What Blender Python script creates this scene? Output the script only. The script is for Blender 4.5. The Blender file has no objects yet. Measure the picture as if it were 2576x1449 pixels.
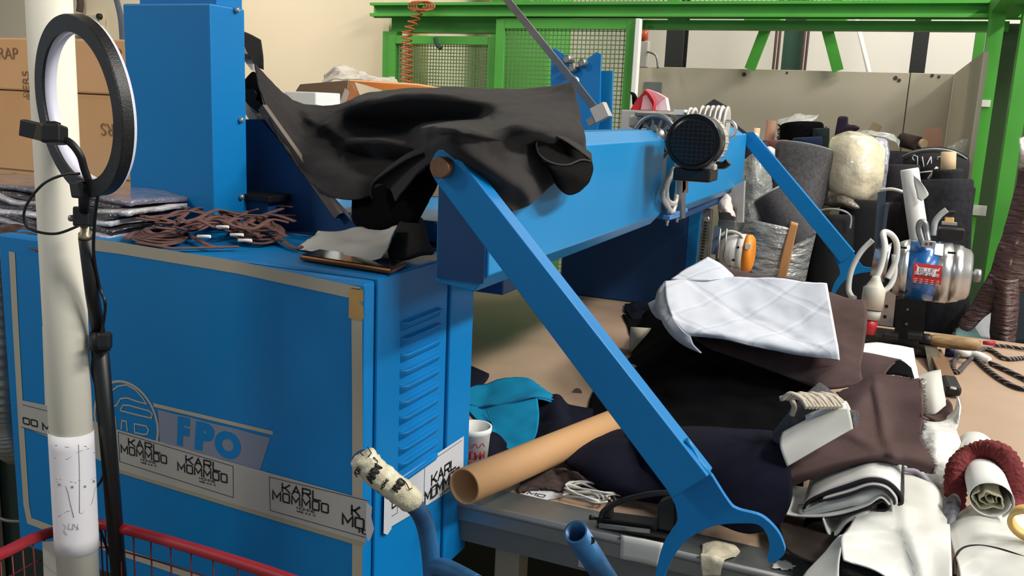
import bpy, bmesh, math, random
from mathutils import Vector, Matrix, noise
random.seed(7)
SC = bpy.context.scene
COL = SC.collection
# ---------------------------------------------------------------- camera
W, H, F = 2576, 1449, 2263.5
CR = Vector((0.9155757, 0.39986794, 0.04274073))
CU = Vector((-0.11781643, 0.16509825, 0.97921492))
CF = Vector((-0.38450023, 0.90158094, -0.19827096))
CAM = Vector((0, 0, 1.5))
cd = bpy.data.cameras.new('camera'); cam = bpy.data.objects.new('camera', cd); COL.objects.link(cam)
cd.lens = 36 * F / W; cd.sensor_width = 36; cd.clip_start = 0.02
cam.matrix_world = Matrix(((CR.x, CU.x, -CF.x, 0), (CR.y, CU.y, -CF.y, 0), (CR.z, CU.z, -CF.z, 1.5), (0, 0, 0, 1)))
SC.camera = cam
# ---------------------------------------------------------------- light and exposure
SC.view_settings.view_transform = 'Standard'; SC.view_settings.look = 'None'
SC.view_settings.gamma = 1; SC.view_settings.use_curve_mapping = False
SC.view_settings.exposure = 0.0
wd = bpy.data.worlds.new('world'); SC.world = wd; wd.use_nodes = True
wd.node_tree.nodes['Background'].inputs[0].default_value = (0.80, 0.90, 1.0, 1)
wd.node_tree.nodes['Background'].inputs[1].default_value = 0.33
def lamp(name, loc, target, sx, sy, power, col, spread=180):
    l = bpy.data.lights.new(name, 'AREA'); l.shape = 'RECTANGLE'; l.size = sx; l.size_y = sy
    l.energy = power; l.color = col; l.spread = math.radians(spread)
    o = bpy.data.objects.new(name, l); COL.objects.link(o); o.location = loc
    o.rotation_euler = (Vector(target) - Vector(loc)).to_track_quat('-Z', 'Y').to_euler()
    return o
lamp('ceiling_light_near', (2.6, 0.9, 4.05), (-0.6, 1.3, 1.2), 1.6, 0.30, 130, (1.0, 0.96, 0.90))
lamp('ceiling_light_far', (2.6, 3.3, 4.05), (-0.4, 2.8, 1.0), 1.6, 0.30, 105, (1.0, 0.96, 0.90))
lamp('ceiling_light_left', (-3.6, 2.6, 3.9), (-3.3, 4.35, 2.2), 0.5, 2.4, 38, (1.0, 0.92, 0.79), 100)
lamp('partition_fill_light', (0.9, 3.4, 3.9), (-0.3, 5.6, 1.3), 2.4, 0.3, 60, (1.0, 0.95, 0.86))  # added lamp that brightens the partition and the green frame
lamp('side_fill_light', (4.2, 1.6, 2.8), (-0.6, 1.9, 1.2), 2.6, 0.8, 55, (0.88, 0.95, 1.0))  # added side lamp for the machine's right-hand faces; no window stands here
lamp('front_left_fill_light', (-2.7, -0.7, 3.1), (-1.5, 1.3, 1.4), 0.5, 0.5, 8, (1.0, 0.92, 0.80), 90)  # added fill lamp that lifts the white tube and the cartons
lamp('ceiling_light_back', (0.3, 5.6, 3.9), (-0.2, 6.2, 1.8), 3.0, 0.3, 75, (1.0, 0.95, 0.90))
# ---------------------------------------------------------------- helpers
def U(px, py, ax, val):
    """point where the sight line of a photo pixel meets the plane ax = val"""
    d = CR * ((px - W / 2) / F) - CU * ((py - H / 2) / F) + CF
    i = 'xyz'.index(ax)
    return CAM + d * ((val - CAM[i]) / d[i])
def P(px, py, y): return U(px, py, 'y', y)
def bf(px, py, o=0.006):
    """first point on the sight line that lies o in front of the blue beam's skin"""
    d = CR * ((px - W / 2) / F) - CU * ((py - H / 2) / F) + CF
    ts = [(-0.487 + o) / d.x if d.x < 0 else 0, (1.061 - o) / d.y]
    if d.z < 0 and o < 0.03: ts.append((1.462 + o - 1.5) / d.z)
    return CAM + d * min(max(ts), 1.72 / d.y)
def T(px, py, z=0.85): return U(px, py, 'z', z)
def pt(p):
    if isinstance(p, Vector): return p.copy()
    if len(p) == 4: return bf(p[0], p[1], p[3]) if p[2] == 'b' else U(p[0], p[1], p[2], p[3])
    return P(*p)
def srgb(r, g, b):
    f = lambda c: (c / 255 / 12.92) if c <= 10 else ((c / 255 + 0.055) / 1.055) ** 2.4
    return (f(r), f(g), f(b), 1)
MATS = {}
def mat(name, rgb, rough=0.5, metal=0.0, var=0.0, vscale=8.0, bump=0.0, bscale=40.0, spec=0.5, coat=0.0, alpha=1.0,
        trans=0.0, sheen=0.0, c2=None, emit=0.0, distort=0.0, stretch=(1, 1, 1), bdist=0.002):
    if name in MATS: return MATS[name]
    m = bpy.data.materials.new(name); m.use_nodes = True; MATS[name] = m
    nt = m.node_tree; b = nt.nodes['Principled BSDF']; N = nt.nodes.new; L = nt.links.new
    b.inputs['Roughness'].default_value = rough; b.inputs['Metallic'].default_value = metal
    b.inputs['Specular IOR Level'].default_value = spec; b.inputs['Coat Weight'].default_value = coat
    b.inputs['Coat Roughness'].default_value = 0.12
    b.inputs['Alpha'].default_value = alpha; b.inputs['Transmission Weight'].default_value = trans
    b.inputs['Sheen Weight'].default_value = sheen
    base = srgb(*rgb)
    tc = N('ShaderNodeTexCoord'); mp = N('ShaderNodeMapping'); mp.inputs['Scale'].default_value = stretch
    L(tc.outputs['Object'], mp.inputs[0])
    n = N('ShaderNodeTexNoise'); n.inputs['Scale'].default_value = vscale; n.inputs['Detail'].default_value = 5
    n.inputs['Distortion'].default_value = distort
    L(mp.outputs[0], n.inputs['Vector'])
    r = N('ShaderNodeValToRGB'); r.color_ramp.elements[0].position = 0.3; r.color_ramp.elements[1].position = 0.7
    c2v = srgb(*c2) if c2 else tuple(x * (1 - var) for x in base[:3]) + (1,)
    r.color_ramp.elements[0].color = c2v; r.color_ramp.elements[1].color = base
    L(n.outputs['Fac'], r.inputs[0]); L(r.outputs[0], b.inputs['Base Color'])
    if bump:
        n2 = N('ShaderNodeTexNoise'); n2.inputs['Scale'].default_value = bscale; n2.inputs['Detail'].default_value = 4
        n2.inputs['Distortion'].default_value = distort
        L(mp.outputs[0], n2.inputs['Vector'])
        bp = N('ShaderNodeBump'); bp.inputs['Strength'].default_value = bump; bp.inputs['Distance'].default_value = bdist
        L(n2.outputs['Fac'], bp.inputs['Height']); L(bp.outputs[0], b.inputs['Normal'])
    return m
def tag(o, label=None, cat=None, group=None, kind=None):
    if label: o['label'] = label
    if cat: o['category'] = cat
    if group: o['group'] = group
    if kind: o['kind'] = kind
    return o
def thing(name, label, cat, loc, group=None):
    o = bpy.data.objects.new(name, None); COL.objects.link(o); o.location = loc; o.empty_display_size = 0.02
    return tag(o, label, cat, group)
def wloc(o):
    v = Vector((0, 0, 0))
    while o: v += o.location; o = o.parent
    return v
class MB:
    def __init__(s): s.v = []; s.f = []; s.sm = []
    def add(s, vs, fs, smooth=False):
        k = len(s.v); s.v += [Vector(v) for v in vs]
        for f in fs: s.f.append([i + k for i in f]); s.sm.append(smooth)
        return s
    def box(s, a, b):
        x0, y0, z0 = a; x1, y1, z1 = b
        vs = [(x, y, z) for x in (x0, x1) for y in (y0, y1) for z in (z0, z1)]
        return s.add(vs, [(0, 1, 3, 2), (4, 6, 7, 5), (0, 4, 5, 1), (2, 3, 7, 6), (0, 2, 6, 4), (1, 5, 7, 3)])
    def obox(s, c, u, v, w):
        c = Vector(c); u = Vector(u); v = Vector(v); w = Vector(w)
        vs = [c + u * i + v * j + w * k for i in (-1, 1) for j in (-1, 1) for k in (-1, 1)]
        return s.add(vs, [(0, 1, 3, 2), (4, 6, 7, 5), (0, 4, 5, 1), (2, 3, 7, 6), (0, 2, 6, 4), (1, 5, 7, 3)])
    def bar(s, a, b, w, h, up=(0, 0, 1)):
        a = Vector(a); b = Vector(b); d = (b - a).normalized()
        sd = d.cross(Vector(up)); sd = sd.normalized() if sd.length > 1e-4 else Vector((1, 0, 0)); u = sd.cross(d)
        return s.obox((a + b) / 2, (b - a) / 2, sd * w / 2, u * h / 2)
    def prism(s, poly, ext, smooth=False):
        """poly: world points, ext: extrusion vector"""
        n = len(poly); e = Vector(ext); ps = [Vector(p) for p in poly]
        k = len(s.v); s.v += ps + [p + e for p in ps]
        s.f.append([k + i for i in range(n)]); s.sm.append(False)
        s.f.append([k + n + i for i in reversed(range(n))]); s.sm.append(False)
        for i in range(n):
            j = (i + 1) % n; s.f.append([k + i, k + n + i, k + n + j, k + j]); s.sm.append(smooth)
        return s
    def frame(s, d):
        d = Vector(d).normalized(); a = Vector((0, 0, 1)) if abs(d.z) < 0.9 else Vector((1, 0, 0))
        u = d.cross(a).normalized(); return u, d.cross(u).normalized()
    def tube(s, path, r, n=10, closed=False, flat=1.0, up=None, cap=True, smooth=True):
        ps = [Vector(p) for p in path]; m = len(ps); rings = []
        rr = r if isinstance(r, (list, tuple)) else [r] * m
        pu = None
        for i, p in enumerate(ps):
            a = ps[(i - 1) % m] if (closed or i > 0) else p; b = ps[(i + 1) % m] if (closed or i < m - 1) else p
            d = (b - a)
            d = d.normalized() if d.length > 1e-9 else Vector((0, 0, 1))
            if up is not None:
                u = d.cross(Vector(up)); u = u.normalized() if u.length > 1e-4 else Vector((1, 0, 0)); v = u.cross(d)
            elif pu is None: u, v = s.frame(d)
            else:
                u = pu - d * pu.dot(d); u = u.normalized() if u.length > 1e-6 else s.frame(d)[0]; v = d.cross(u)
            pu = u
            rings.append([p + u * rr[i] * math.cos(2 * math.pi * k / n) + v * rr[i] * flat * math.sin(2 * math.pi * k / n) for k in range(n)])
        k0 = len(s.v)
        for rg in rings: s.v += rg
        for i in range(m if closed else m - 1):
            a = k0 + i * n; b = k0 + ((i + 1) % m) * n
            for k in range(n): s.f.append([a + k, a + (k + 1) % n, b + (k + 1) % n, b + k]); s.sm.append(smooth)
        if not closed and cap:
            s.f.append([k0 + k for k in reversed(range(n))]); s.sm.append(False)
            s.f.append([k0 + (m - 1) * n + k for k in range(n)]); s.sm.append(False)
        return s
    def lathe(s, a, b, prof, n=32, smooth=True, closedprof=False, sq=1.0, cap=True):
        """prof: list of (t along a..b, radius) in metres"""
        a = Vector(a); d = (Vector(b) - a).normalized(); u, v = s.frame(d); k0 = len(s.v); m = len(prof)
        for t, r in prof:
            for k in range(n):
                an = 2 * math.pi * k / n
                s.v.append(a + d * t + u * r * math.cos(an) + v * r * sq * math.sin(an))
        for i in range(m if closedprof else m - 1):
            j = (i + 1) % m
            for k in range(n):
                s.f.append([k0 + i * n + k, k0 + i * n + (k + 1) % n, k0 + j * n + (k + 1) % n, k0 + j * n + k]); s.sm.append(smooth)
        if not closedprof and cap:
            for i in (0, m - 1):
                if prof[i][1] > 1e-5: s.f.append([k0 + i * n + k for k in range(n)]); s.sm.append(False)
        return s
    def build(s, name, m, parent=None, bevel=0, solid=0, weld=False, sub=0, off=0):
        o0 = wloc(parent) if parent else Vector((0, 0, 0))
        me = bpy.data.meshes.new(name)
        # origin: base centre of the mesh for top-level things
        if parent is None and s.v:
            xs = [v.x for v in s.v]; ys = [v.y for v in s.v]; zs = [v.z for v in s.v]
            o0 = Vector(((min(xs) + max(xs)) / 2, (min(ys) + max(ys)) / 2, min(zs)))
        me.from_pydata([tuple(v - o0) for v in s.v], [], s.f); me.update()
        for p, sm in zip(me.polygons, s.sm): p.use_smooth = sm
        bm = bmesh.new(); bm.from_mesh(me)
        if weld: bmesh.ops.remove_doubles(bm, verts=bm.verts, dist=1e-5)
        bmesh.ops.recalc_face_normals(bm, faces=bm.faces); bm.to_mesh(me); bm.free()
        o = bpy.data.objects.new(name, me); COL.objects.link(o)
        if parent: o.parent = parent
        else: o.location = o0
        ms = m if isinstance(m, (list, tuple)) else [m]
        for q in ms: me.materials.append(q)
        if solid:
            md = o.modifiers.new('thickness', 'SOLIDIFY'); md.thickness = solid; md.offset = off
        if bevel:
            md = o.modifiers.new('bevel', 'BEVEL'); md.width = bevel; md.segments = 2; md.limit_method = 'ANGLE'
        if sub:
            md = o.modifiers.new('sub', 'SUBSURF'); md.levels = sub; md.render_levels = sub
        return o
def cr(p0, p1, p2, p3, t):
    return 0.5 * ((2 * p1) + (p2 - p0) * t + (2 * p0 - 5 * p1 + 4 * p2 - p3) * t * t + (3 * p1 - p0 - 3 * p2 + p3) * t ** 3)
def spline(ps, sub=8, closed=False):
    ps = [pt(p) for p in ps]; n = len(ps); out = []
    for i in range(n if closed else n - 1):
        g = (lambda k: ps[k % n]) if closed else (lambda k: ps[max(0, min(n - 1, k))])
        for j in range(sub): out.append(cr(g(i - 1), g(i), g(i + 1), g(i + 2), j / sub))
    if not closed: out.append(ps[-1])
    return out
def grid_of(rows, sub):
    R = [spline(r, sub) for r in rows]; cols = list(zip(*R))
    C = [spline(list(c), sub) for c in cols]
    return [list(r) for r in zip(*C)]
TZ0 = 0.8535
def sheet(name, rows, m, thick=0.003, sub=6, wr=0.0, ws=14.0, parent=None, fray=0.0, seed=0, creases=()):
    """a cloth or paper sheet through a lattice of control points"""
    G = grid_of(rows, sub); nr = len(G); nc = len(G[0]); b = MB()
    for i in range(nr):
        for j in range(nc):
            a = G[max(0, i - 1)][j]; c = G[min(nr - 1, i + 1)][j]; e = G[i][max(0, j - 1)]; f = G[i][min(nc - 1, j + 1)]
            nn = (c - a).cross(f - e); nn = nn.normalized() if nn.length > 1e-9 else Vector((0, 0, 1))
            p = G[i][j]; q = p + nn * (noise.noise(p * ws + Vector((seed, 0, 0))) * wr + noise.noise(p * ws * 2.7 + Vector((0, seed, 0))) * wr * 0.4)
            if fray and (i in (0, nr - 1) or j in (0, nc - 1)):
                q += Vector((random.uniform(-1, 1), random.uniform(-1, 1), random.uniform(-1, 1))) * fray
            if 1.27 < q.y < 3.1 and 0.6 < q.z < TZ0 and q.x > -1.0: q.z = TZ0
            b.v.append(q)
    for line, amp, wu, wd in creases:          # raise a fold: soft on one side, steep on the other
        for k, v in enumerate(b.v):
            d = v - CAM; z = d.dot(CF); x = W / 2 + F * d.dot(CR) / z; y = H / 2 - F * d.dot(CU) / z; best = None
            for (ax_, ay_), (bx_, by_) in zip(line, line[1:]):
                dx, dy = bx_ - ax_, by_ - ay_; L2 = dx * dx + dy * dy
                t = max(0, min(1, ((x - ax_) * dx + (y - ay_) * dy) / L2)); ex, ey = x - ax_ - t * dx, y - ay_ - t * dy
                q = math.hypot(ex, ey)
                if best is None or q < best[0]: best = (q, (ex * dy - ey * dx) > 0)
            w = wu if best[1] else wd
            if best[0] < w * 2.5: b.v[k] = v - d.normalized() * amp * math.exp(-(best[0] / w) ** 2)
    for i in range(nr - 1):
        for j in range(nc - 1):
            b.f.append([i * nc + j, i * nc + j + 1, (i + 1) * nc + j + 1, (i + 1) * nc + j]); b.sm.append(True)
    return b.build(name, m, parent, solid=thick) if name else b
def join(mbs):
    r = MB()
    for b in mbs: r.add(b.v, b.f); r.sm[-len(b.f):] = b.sm
    return r
def rolled(name, a, b, r0, r1, turns, m, thick=0.0012, sq=1.0, parent=None, n=26, wob=0.0, seed=0, ends=0.0, solid=True):
    """a sheet rolled up into a spiral from a to b"""
    a = Vector(a); b = Vector(b); d = (b - a).normalized(); q = MB(); u, v = q.frame(d)
    tot = int(n * turns); L = 6
    for i in range(L + 1):
        for k in range(tot + 1):
            t = k / tot; an = 2 * math.pi * turns * t
            r = r0 + (r1 - r0) * t
            r *= 1 + wob * noise.noise(Vector((math.cos(an) * 1.3 + seed, math.sin(an) * 1.3, t * 2 + i * 0.12)))
            e = ends * math.sin(an * 0.5 + seed)
            c = a + (b - a) * (i / L) + d * (e if i in (0, L) else 0)
            q.v.append(c + u * r * math.cos(an) + v * r * sq * math.sin(an))
    w = tot + 1
    for i in range(L):
        for k in range(tot): q.f.append([i * w + k, i * w + k + 1, (i + 1) * w + k + 1, (i + 1) * w + k]); q.sm.append(True)
    return q.build(name, m, parent, solid=thick)
# lettering ----------------------------------------------------------------
STK = {'K': [[(0, 0), (0, 1)], [(1, 1), (.35, .5), (0, .5)], [(.35, .5), (1, 0)]],
       'A': [[(0, 0), (.5, 1), (1, 0)], [(.22, .35), (.78, .35)]],
       'R': [[(0, 0), (0, 1), (.9, 1), (1, .9), (1, .55), (.9, .45), (0, .45)], [(.55, .45), (1, 0)]],
       'L': [[(0, 1), (0, 0), (1, 0)]],
       'M': [[(0, 0), (0, 1), (.5, .3), (1, 1), (1, 0)]],
       'O': [[(.1, 0), (0, .1), (0, .9), (.1, 1), (.9, 1), (1, .9), (1, .1), (.9, 0), (.1, 0)]],
       'H': [[(0, 0), (0, 1)], [(1, 0), (1, 1)], [(0, .5), (1, .5)]],
       'E': [[(1, 1), (0, 1), (0, 0), (1, 0)], [(0, .5), (.8, .5)]],
       '.': [[(.4, 0), (.4, .08)]], 'C': [[(1, 1), (.1, 1), (0, .9), (0, .1), (.1, 0), (1, 0)]],
       'N': [[(0, 0), (0, 1), (1, 0), (1, 1)]], 'D': [[(0, 0), (0, 1), (.8, 1), (1, .8), (1, .2), (.8, 0), (0, 0)]],
       'F': [[(1, 1), (0, 1), (0, 0)], [(0, .5), (.8, .5)]], 'I': [[(.5, 0), (.5, 1)]], '-': [[(0, .5), (1, .5)]],
       'S': [[(1, 1), (0, 1), (0, .55), (1, .5), (1, 0), (0, 0)]], 'T': [[(0, 1), (1, 1)], [(.5, 1), (.5, 0)]],
       'G': [[(1, 1), (0, 1), (0, 0), (1, 0), (1, .45), (.6, .45)]], 'P': [[(0, 0), (0, 1), (1, 1), (1, .45), (0, .45)]]}
def ribbon(b, pts, w, nrm):
    pts = [Vector(p) for p in pts]; nrm = Vector(nrm).normalized()
    q = [pts[0]]
    for p in pts[1:]:
        if (p - q[-1]).length > 1e-6: q.append(p)
    closed = len(q) > 3 and (q[0] - q[-1]).length < 1e-5
    if closed: q = q[:-1]
    n = len(q)
    if n < 2: return
    L = []; R = []
    for i in range(n):
        a = q[i - 1] if (i > 0 or closed) else None; c = q[(i + 1) % n] if (i < n - 1 or closed) else None
        d1 = (q[i] - a).normalized() if a is not None else None; d2 = (c - q[i]).normalized() if c is not None else None
        if d1 is None: d1 = d2
        if d2 is None: d2 = d1
        s1 = nrm.cross(d1); s2 = nrm.cross(d2); m = s1 + s2
        m = m.normalized() if m.length > 1e-3 else s1
        k = w / 2 / max(0.45, m.dot(s1))
        p = q[i].copy()
        if not closed and i == 0: p -= d1 * w * .3
        if not closed and i == n - 1: p += d1 * w * .3
        L.append(p + m * k); R.append(p - m * k)
    fs = [(i, (i + 1) % n, n + (i + 1) % n, n + i) for i in range(n if closed else n - 1)]
    b.add(L + R, fs)
def strokes(b, text, o, u, v, h, wd, w, gap=0.3, surf=None):
    """draw stroke letters starting at o, along u, upright v; wd is a letter width"""
    o = Vector(o); u = Vector(u).normalized(); v = Vector(v).normalized(); n = u.cross(v)
    x = 0
    for ch in text:
        cw = wd * (1.2 if ch == 'M' else 0.35 if ch in 'I.' else 1)
        for st in STK.get(ch, []):
            ribbon(b, [o + u * (x + p[0] * cw) + v * p[1] * h for p in st], w, n)
        x += cw + wd * gap
    return x
def text_mesh(txt, h, o, u, v, lift=0.0, sx=1.0, bold=0.0, ital=0.0, flat=True, center=False):
    c = bpy.data.curves.new('t', 'FONT'); c.body = txt; c.size = 1; c.offset = bold; c.shear = ital
    if center: c.align_x = 'CENTER'
    ob = bpy.data.objects.new('t', c); COL.objects.link(ob)
    dg = bpy.context.evaluated_depsgraph_get(); me = ob.evaluated_get(dg).to_mesh()
    o = Vector(o); u = Vector(u).normalized(); v = Vector(v).normalized(); n = u.cross(v)
    b = MB(); b.add([o + u * p.co.x * h * sx * 1.4 + v * p.co.y * h * 1.4 + n * lift for p in me.vertices], [list(p.vertices) for p in me.polygons])
    ob.evaluated_get(dg).to_mesh_clear(); bpy.data.objects.remove(ob); bpy.data.curves.remove(c)
    return b
X = Vector((1, 0, 0)); Y = Vector((0, 1, 0)); Z = Vector((0, 0, 1))
def struct(o): o['kind'] = 'structure'; return o
# ---------------------------------------------------------------- materials
blue = mat('blue_paint', (4, 122, 190), 0.42, spec=0.35, var=0.12, vscale=3, bump=0.08, bscale=260, bdist=0.0006)
blueL = mat('hazed_blue_paint', (22, 132, 192), 0.38, spec=0.35, var=0.10, vscale=3, bump=0.1, bscale=260, bdist=0.0006)  # machine blue lightened, the haze over the beam put into the colour
blueD = mat('shaded_blue_paint', (8, 66, 118), 0.5, var=0.2, vscale=3)  # machine blue darkened, the shade on plates and end faces put into the colour
green = mat('green_paint', (80, 168, 60), 0.5, var=0.25, vscale=5, c2=(70, 154, 54))
greenD = mat('dark_green_paint', (30, 66, 50), 0.6, var=0.2)
cream = mat('cream_wall_paint', (226, 212, 184), 0.85, var=0.05, vscale=1.5, bump=0.1, bscale=60)
white_wall = mat('grey_white_wall_paint', (214, 210, 200), 0.85, var=0.06, vscale=1.2)
beige = mat('beige_panel', (192, 182, 164), 0.75, var=0.06, vscale=3)
ceil_m = mat('grey_ceiling', (120, 118, 112), 0.9)
concrete = mat('concrete_floor', (112, 108, 98), 0.7, var=0.3, vscale=4)
tabletop_m = mat('beige_table_board', (182, 155, 132), 0.42, var=0.06, vscale=9, c2=(173, 146, 122), bump=0.05, bscale=120)
steel = mat('brushed_steel', (150, 152, 152), 0.42, 0.85, var=0.25, vscale=9)
chrome = mat('polished_aluminium', (200, 200, 200), 0.34, 0.85, var=0.12, vscale=20)
alu = mat('cast_aluminium', (196, 192, 186), 0.5, 0.35, var=0.15, vscale=20)
black_pl = mat('black_plastic', (22, 22, 22), 0.42, var=0.2)
black_mt = mat('black_painted_metal', (16, 17, 18), 0.5, var=0.3)
cardboard = mat('cardboard', (222, 172, 122), 0.85, var=0.08, vscale=5, c2=(212, 160, 110))
tube_m = mat('kraft_tube', (198, 152, 104), 0.7, var=0.08, vscale=8)
paper = mat('white_paper', (232, 232, 226), 0.75, var=0.04, vscale=6, bump=0.25, bscale=16, bdist=0.006)
paper_g = mat('grey_white_paper', (206, 204, 196), 0.8, var=0.06, vscale=6)
blackcloth = mat('black_cotton_cloth', (52, 49, 48), 0.9, var=0.18, vscale=60, bump=0.3, bscale=500, bdist=0.0006, spec=0.15, sheen=0.05)
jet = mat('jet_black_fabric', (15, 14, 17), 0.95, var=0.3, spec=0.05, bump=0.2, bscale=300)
navy = mat('navy_fabric', (27, 28, 42), 0.95, var=0.25, vscale=30, spec=0.08, bump=0.2, bscale=400, bdist=0.0008)
brown = mat('brown_fabric', (92, 74, 72), 0.95, var=0.15, vscale=30, spec=0.08, bump=0.25, bscale=300, bdist=0.001)
greyknit = mat('grey_knit_fabric', (98, 96, 98), 0.95, var=0.4, vscale=90, spec=0.08, bump=0.6, bscale=160, bdist=0.003)
charc = mat('charcoal_fabric', (52, 52, 56), 0.95, var=0.35, vscale=60, spec=0.05)
# ================================================================ THE ROOM
b = MB().box((-7, -1.5, -0.1), (4.5, 7.2, 0)); struct(b.build('floor', concrete))
b = MB().box((-7, -1.5, 4.2), (4.5, 7.2, 4.3)); struct(b.build('ceiling', ceil_m))
b = MB().box((-7, 6.9, 0), (4.5, 7.1, 4.2)); struct(b.build('wall_back', white_wall))
b = MB().box((-7, 4.35, 0), (-2.64, 6.9, 4.2)); struct(b.build('wall_left', cream, bevel=0.04))
b = MB().box((4.3, 0.4, 0), (4.5, 6.9, 4.2)); struct(b.build('wall_right', white_wall))
# beige partition boards behind the fabric rolls
pc = P(2400, 184, 5.0)
pe = U(2475, 130, 'y', 3.9)
zt = 1.745
pt_ = thing('partition', 'beige board partition standing behind the fabric rolls, open above', 'partition', (-0.6, 5.02, 0))
for i, (xa, xb) in enumerate(((-1.47, -0.035), (-0.030, 0.1655))):
    MB().box((xa, 5.0, 0), (xb, 5.02, zt)).build('board', beige, pt_, bevel=0.002)
cz = 0.163
MB().prism([(cz + 0.003, 5.0, 0), (cz + 0.003, 5.0, zt), (pe.x, pe.y, pe.z), (pe.x, pe.y, 0)], (0.018, 0, 0)).build('side_board', beige, pt_)
for i, (px, py) in enumerate(((1872, 187), (2253, 196), (2262, 202), (2345, 190), (2362, 193), (1980, 183))):
    c = P(px, py, 4.999); MB().lathe(c, c + Vector((0, -0.002, 0)), [(0, 0.011 - 0.001 * i), (0.002, 0.011 - 0.001 * i)], 10).build('screw_mark', brown, pt_)
c = P(1642, 222, 4.995); MB().box((c.x - 0.05, 4.992, c.z - 0.035), (c.x + 0.05, 4.999, c.z + 0.035)).build('wall_plate', steel, pt_, bevel=0.003)
# columns between the partition and the back wall
for (xa, xb, yt, m, lab, nm) in ((1672, 1716, 5.9, black_mt, 'black steel column behind the partition, next to the green mesh gate', 'steel_column'),
                        (1966, 2014, 5.9, greenD, 'dark green steel column between thin rods behind the partition', 'steel_column'),
                        (2290, 2330, 5.9, black_mt, 'dark brown-black steel column behind the right part of the partition', 'steel_column')):
    a = P(xa, 150, yt); c = P(xb, 150, yt); w = c.x - a.x
    b = MB().box((a.x, yt, 0), (c.x, yt + 0.012, 4.19)).box((a.x, yt + w, 0), (c.x, yt + w + 0.012, 4.19)).box((a.x + w * .45, yt + 0.012, 0), (a.x + w * .55, yt + w, 4.19))
    tag(b.build(nm, m), lab, 'column')
for k, px in enumerate((1951, 1960, 2022, 2031)):
    a = P(px, 110, 5.85); b = MB().tube([(a.x, 5.85, 0), (a.x, 5.85, 4.19)], 0.008, 8)
    tag(b.build('guide_rod', brown), ('outer', 'inner', 'inner', 'outer')[k] + ' thin dark rod to the ' + ('left', 'left', 'right', 'right')[k] + ' of the dark green column', 'rod', 'guide rods beside the green column')
a = P(2150, 30, 5.6); c = P(2188, 190, 5.6)
tag(MB().tube([a, c, c + (c - a) * ((c.z) / (a.z - c.z))], 0.013, 10).build('slanted_rod', paper), 'thin white rod leaning behind the partition boards', 'rod')
# ---------------------------------------------------------------- green steel cage
GY = 4.2
gf = thing('steel_frame', 'bright green steel frame spanning the room behind the table', 'frame', (-0.9, GY, 0))
def gp(px, py, y=GY): return P(px, py, y)
zb = 1.925
# main top beam, an I-section
xl = gp(930, 30).x; xr = 1.6
b = MB().box((xl, GY, 1.93), (xr, GY + 0.09, 1.945)).box((xl, GY + 0.04, 1.87 + 0.055), (xr, GY + 0.05, 1.99)).box((xl, GY, 1.985), (xr, GY + 0.09, 1.998))
b.build('top_beam', green, gf)
b = MB().box((gp(1590, 40).x, GY + 0.10, 1.885), (0.32, GY + 0.17, 1.925)); b.build('lower_beam', green, gf)
b = MB().box((gp(960, 60).x, GY + 0.10, 1.86), (gp(1240, 60).x, GY + 0.2, 1.93)); b.build('lower_beam', green, gf)
zc = 2.13
for px in (1310, 1683, 2090): MB().box((gp(px, 5).x, GY + 0.01, 2.0), (gp(px, 5).x + 0.045, GY + 0.045, 2.6)).build('upper_post', green, gf)
def post(xa, xb, y, z0, z1, nm='post', dpt=0.08, m=green):
    """C-section post between pixel columns xa, xb measured at row 400"""
    a = P(xa, 400, y).x; c = P(xb, 400, y).x
    b = MB().box((a, y, z0), (c, y + 0.01, z1)).box((a, y + 0.01, z0), (a + 0.01, y + dpt, z1)).box((a, y + dpt, z0), (c, y + dpt + 0.01, z1))
    return b.build(nm, m, gf)
post(2440, 2478, 4.0, 0, 1.93)
post(2521, 2562, 3.75, 0, 1.95)
post(2412, 2436, 4.8, 0, 1.93)
b = MB().box((P(2490, 60, 4.0).x, 3.0, 1.93), (P(2570, 60, 4.0).x, 4.2, 1.99)); b.build('side_beam', green, gf)
MB().box((P(2472, 400, 4.35).x, 4.35, 0), (P(2556, 400, 4.35).x, 4.37, 1.92)).build('infill_board', mat('shaded_green_panel', (58, 84, 50), .7), gf)  # darkened green puts the shade between the posts into the colour
MB().box((P(2536, 400, 4.2).x, 4.2, 0), (P(2600, 400, 4.2).x, 4.21, 1.92)).build('shaded_post_face', mat('shaded_green_panel', (44, 82, 40), .7), gf)  # flat dark sheet standing for the shaded inner face of the post
# cross brace straps between the two right posts
for (a, c) in (((2500, 560), (2536, 470)), ((2494, 690), (2520, 610))):
    MB().bar(P(a[0], a[1], 3.95), P(c[0], c[1], 3.9), 0.03, 0.006).build('brace', green, gf)
# diagonal struts left and right of the dark green column
for (a, c) in (((1935, 50), (1886, 175)), ((2075, 50), (2108, 178))):
    A = P(a[0], a[1], 5.0 - 0.05); C = P(c[0], c[1], 5.0 - 0.05); A2 = A + (A - C) * 0.06
    MB().bar(A2, C, 0.02, 0.055, up=(1, 0, 0)).build('diagonal_strut', green, gf)
for px in (1921, 2082):
    a = P(px, 50, 4.9); MB().box((a.x - 0.09, 4.85, a.z - 0.02), (a.x + 0.09, 4.98, a.z + 0.01)).build('gusset_plate', green, gf, bevel=0.002)
c = P(2480, 260, 3.998); MB().box((c.x - .016, 3.994, c.z - .013), (c.x + .016, 3.999, c.z + .013)).build('sticker', paper, gf)
b = MB().box((P(2444, 525, 4).x - .01, 3.992, P(2444, 540, 4).z), (P(2482, 525, 4).x, 3.999, P(2444, 515, 4).z)); b.build('masking_tape', paper_g, gf)
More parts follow.
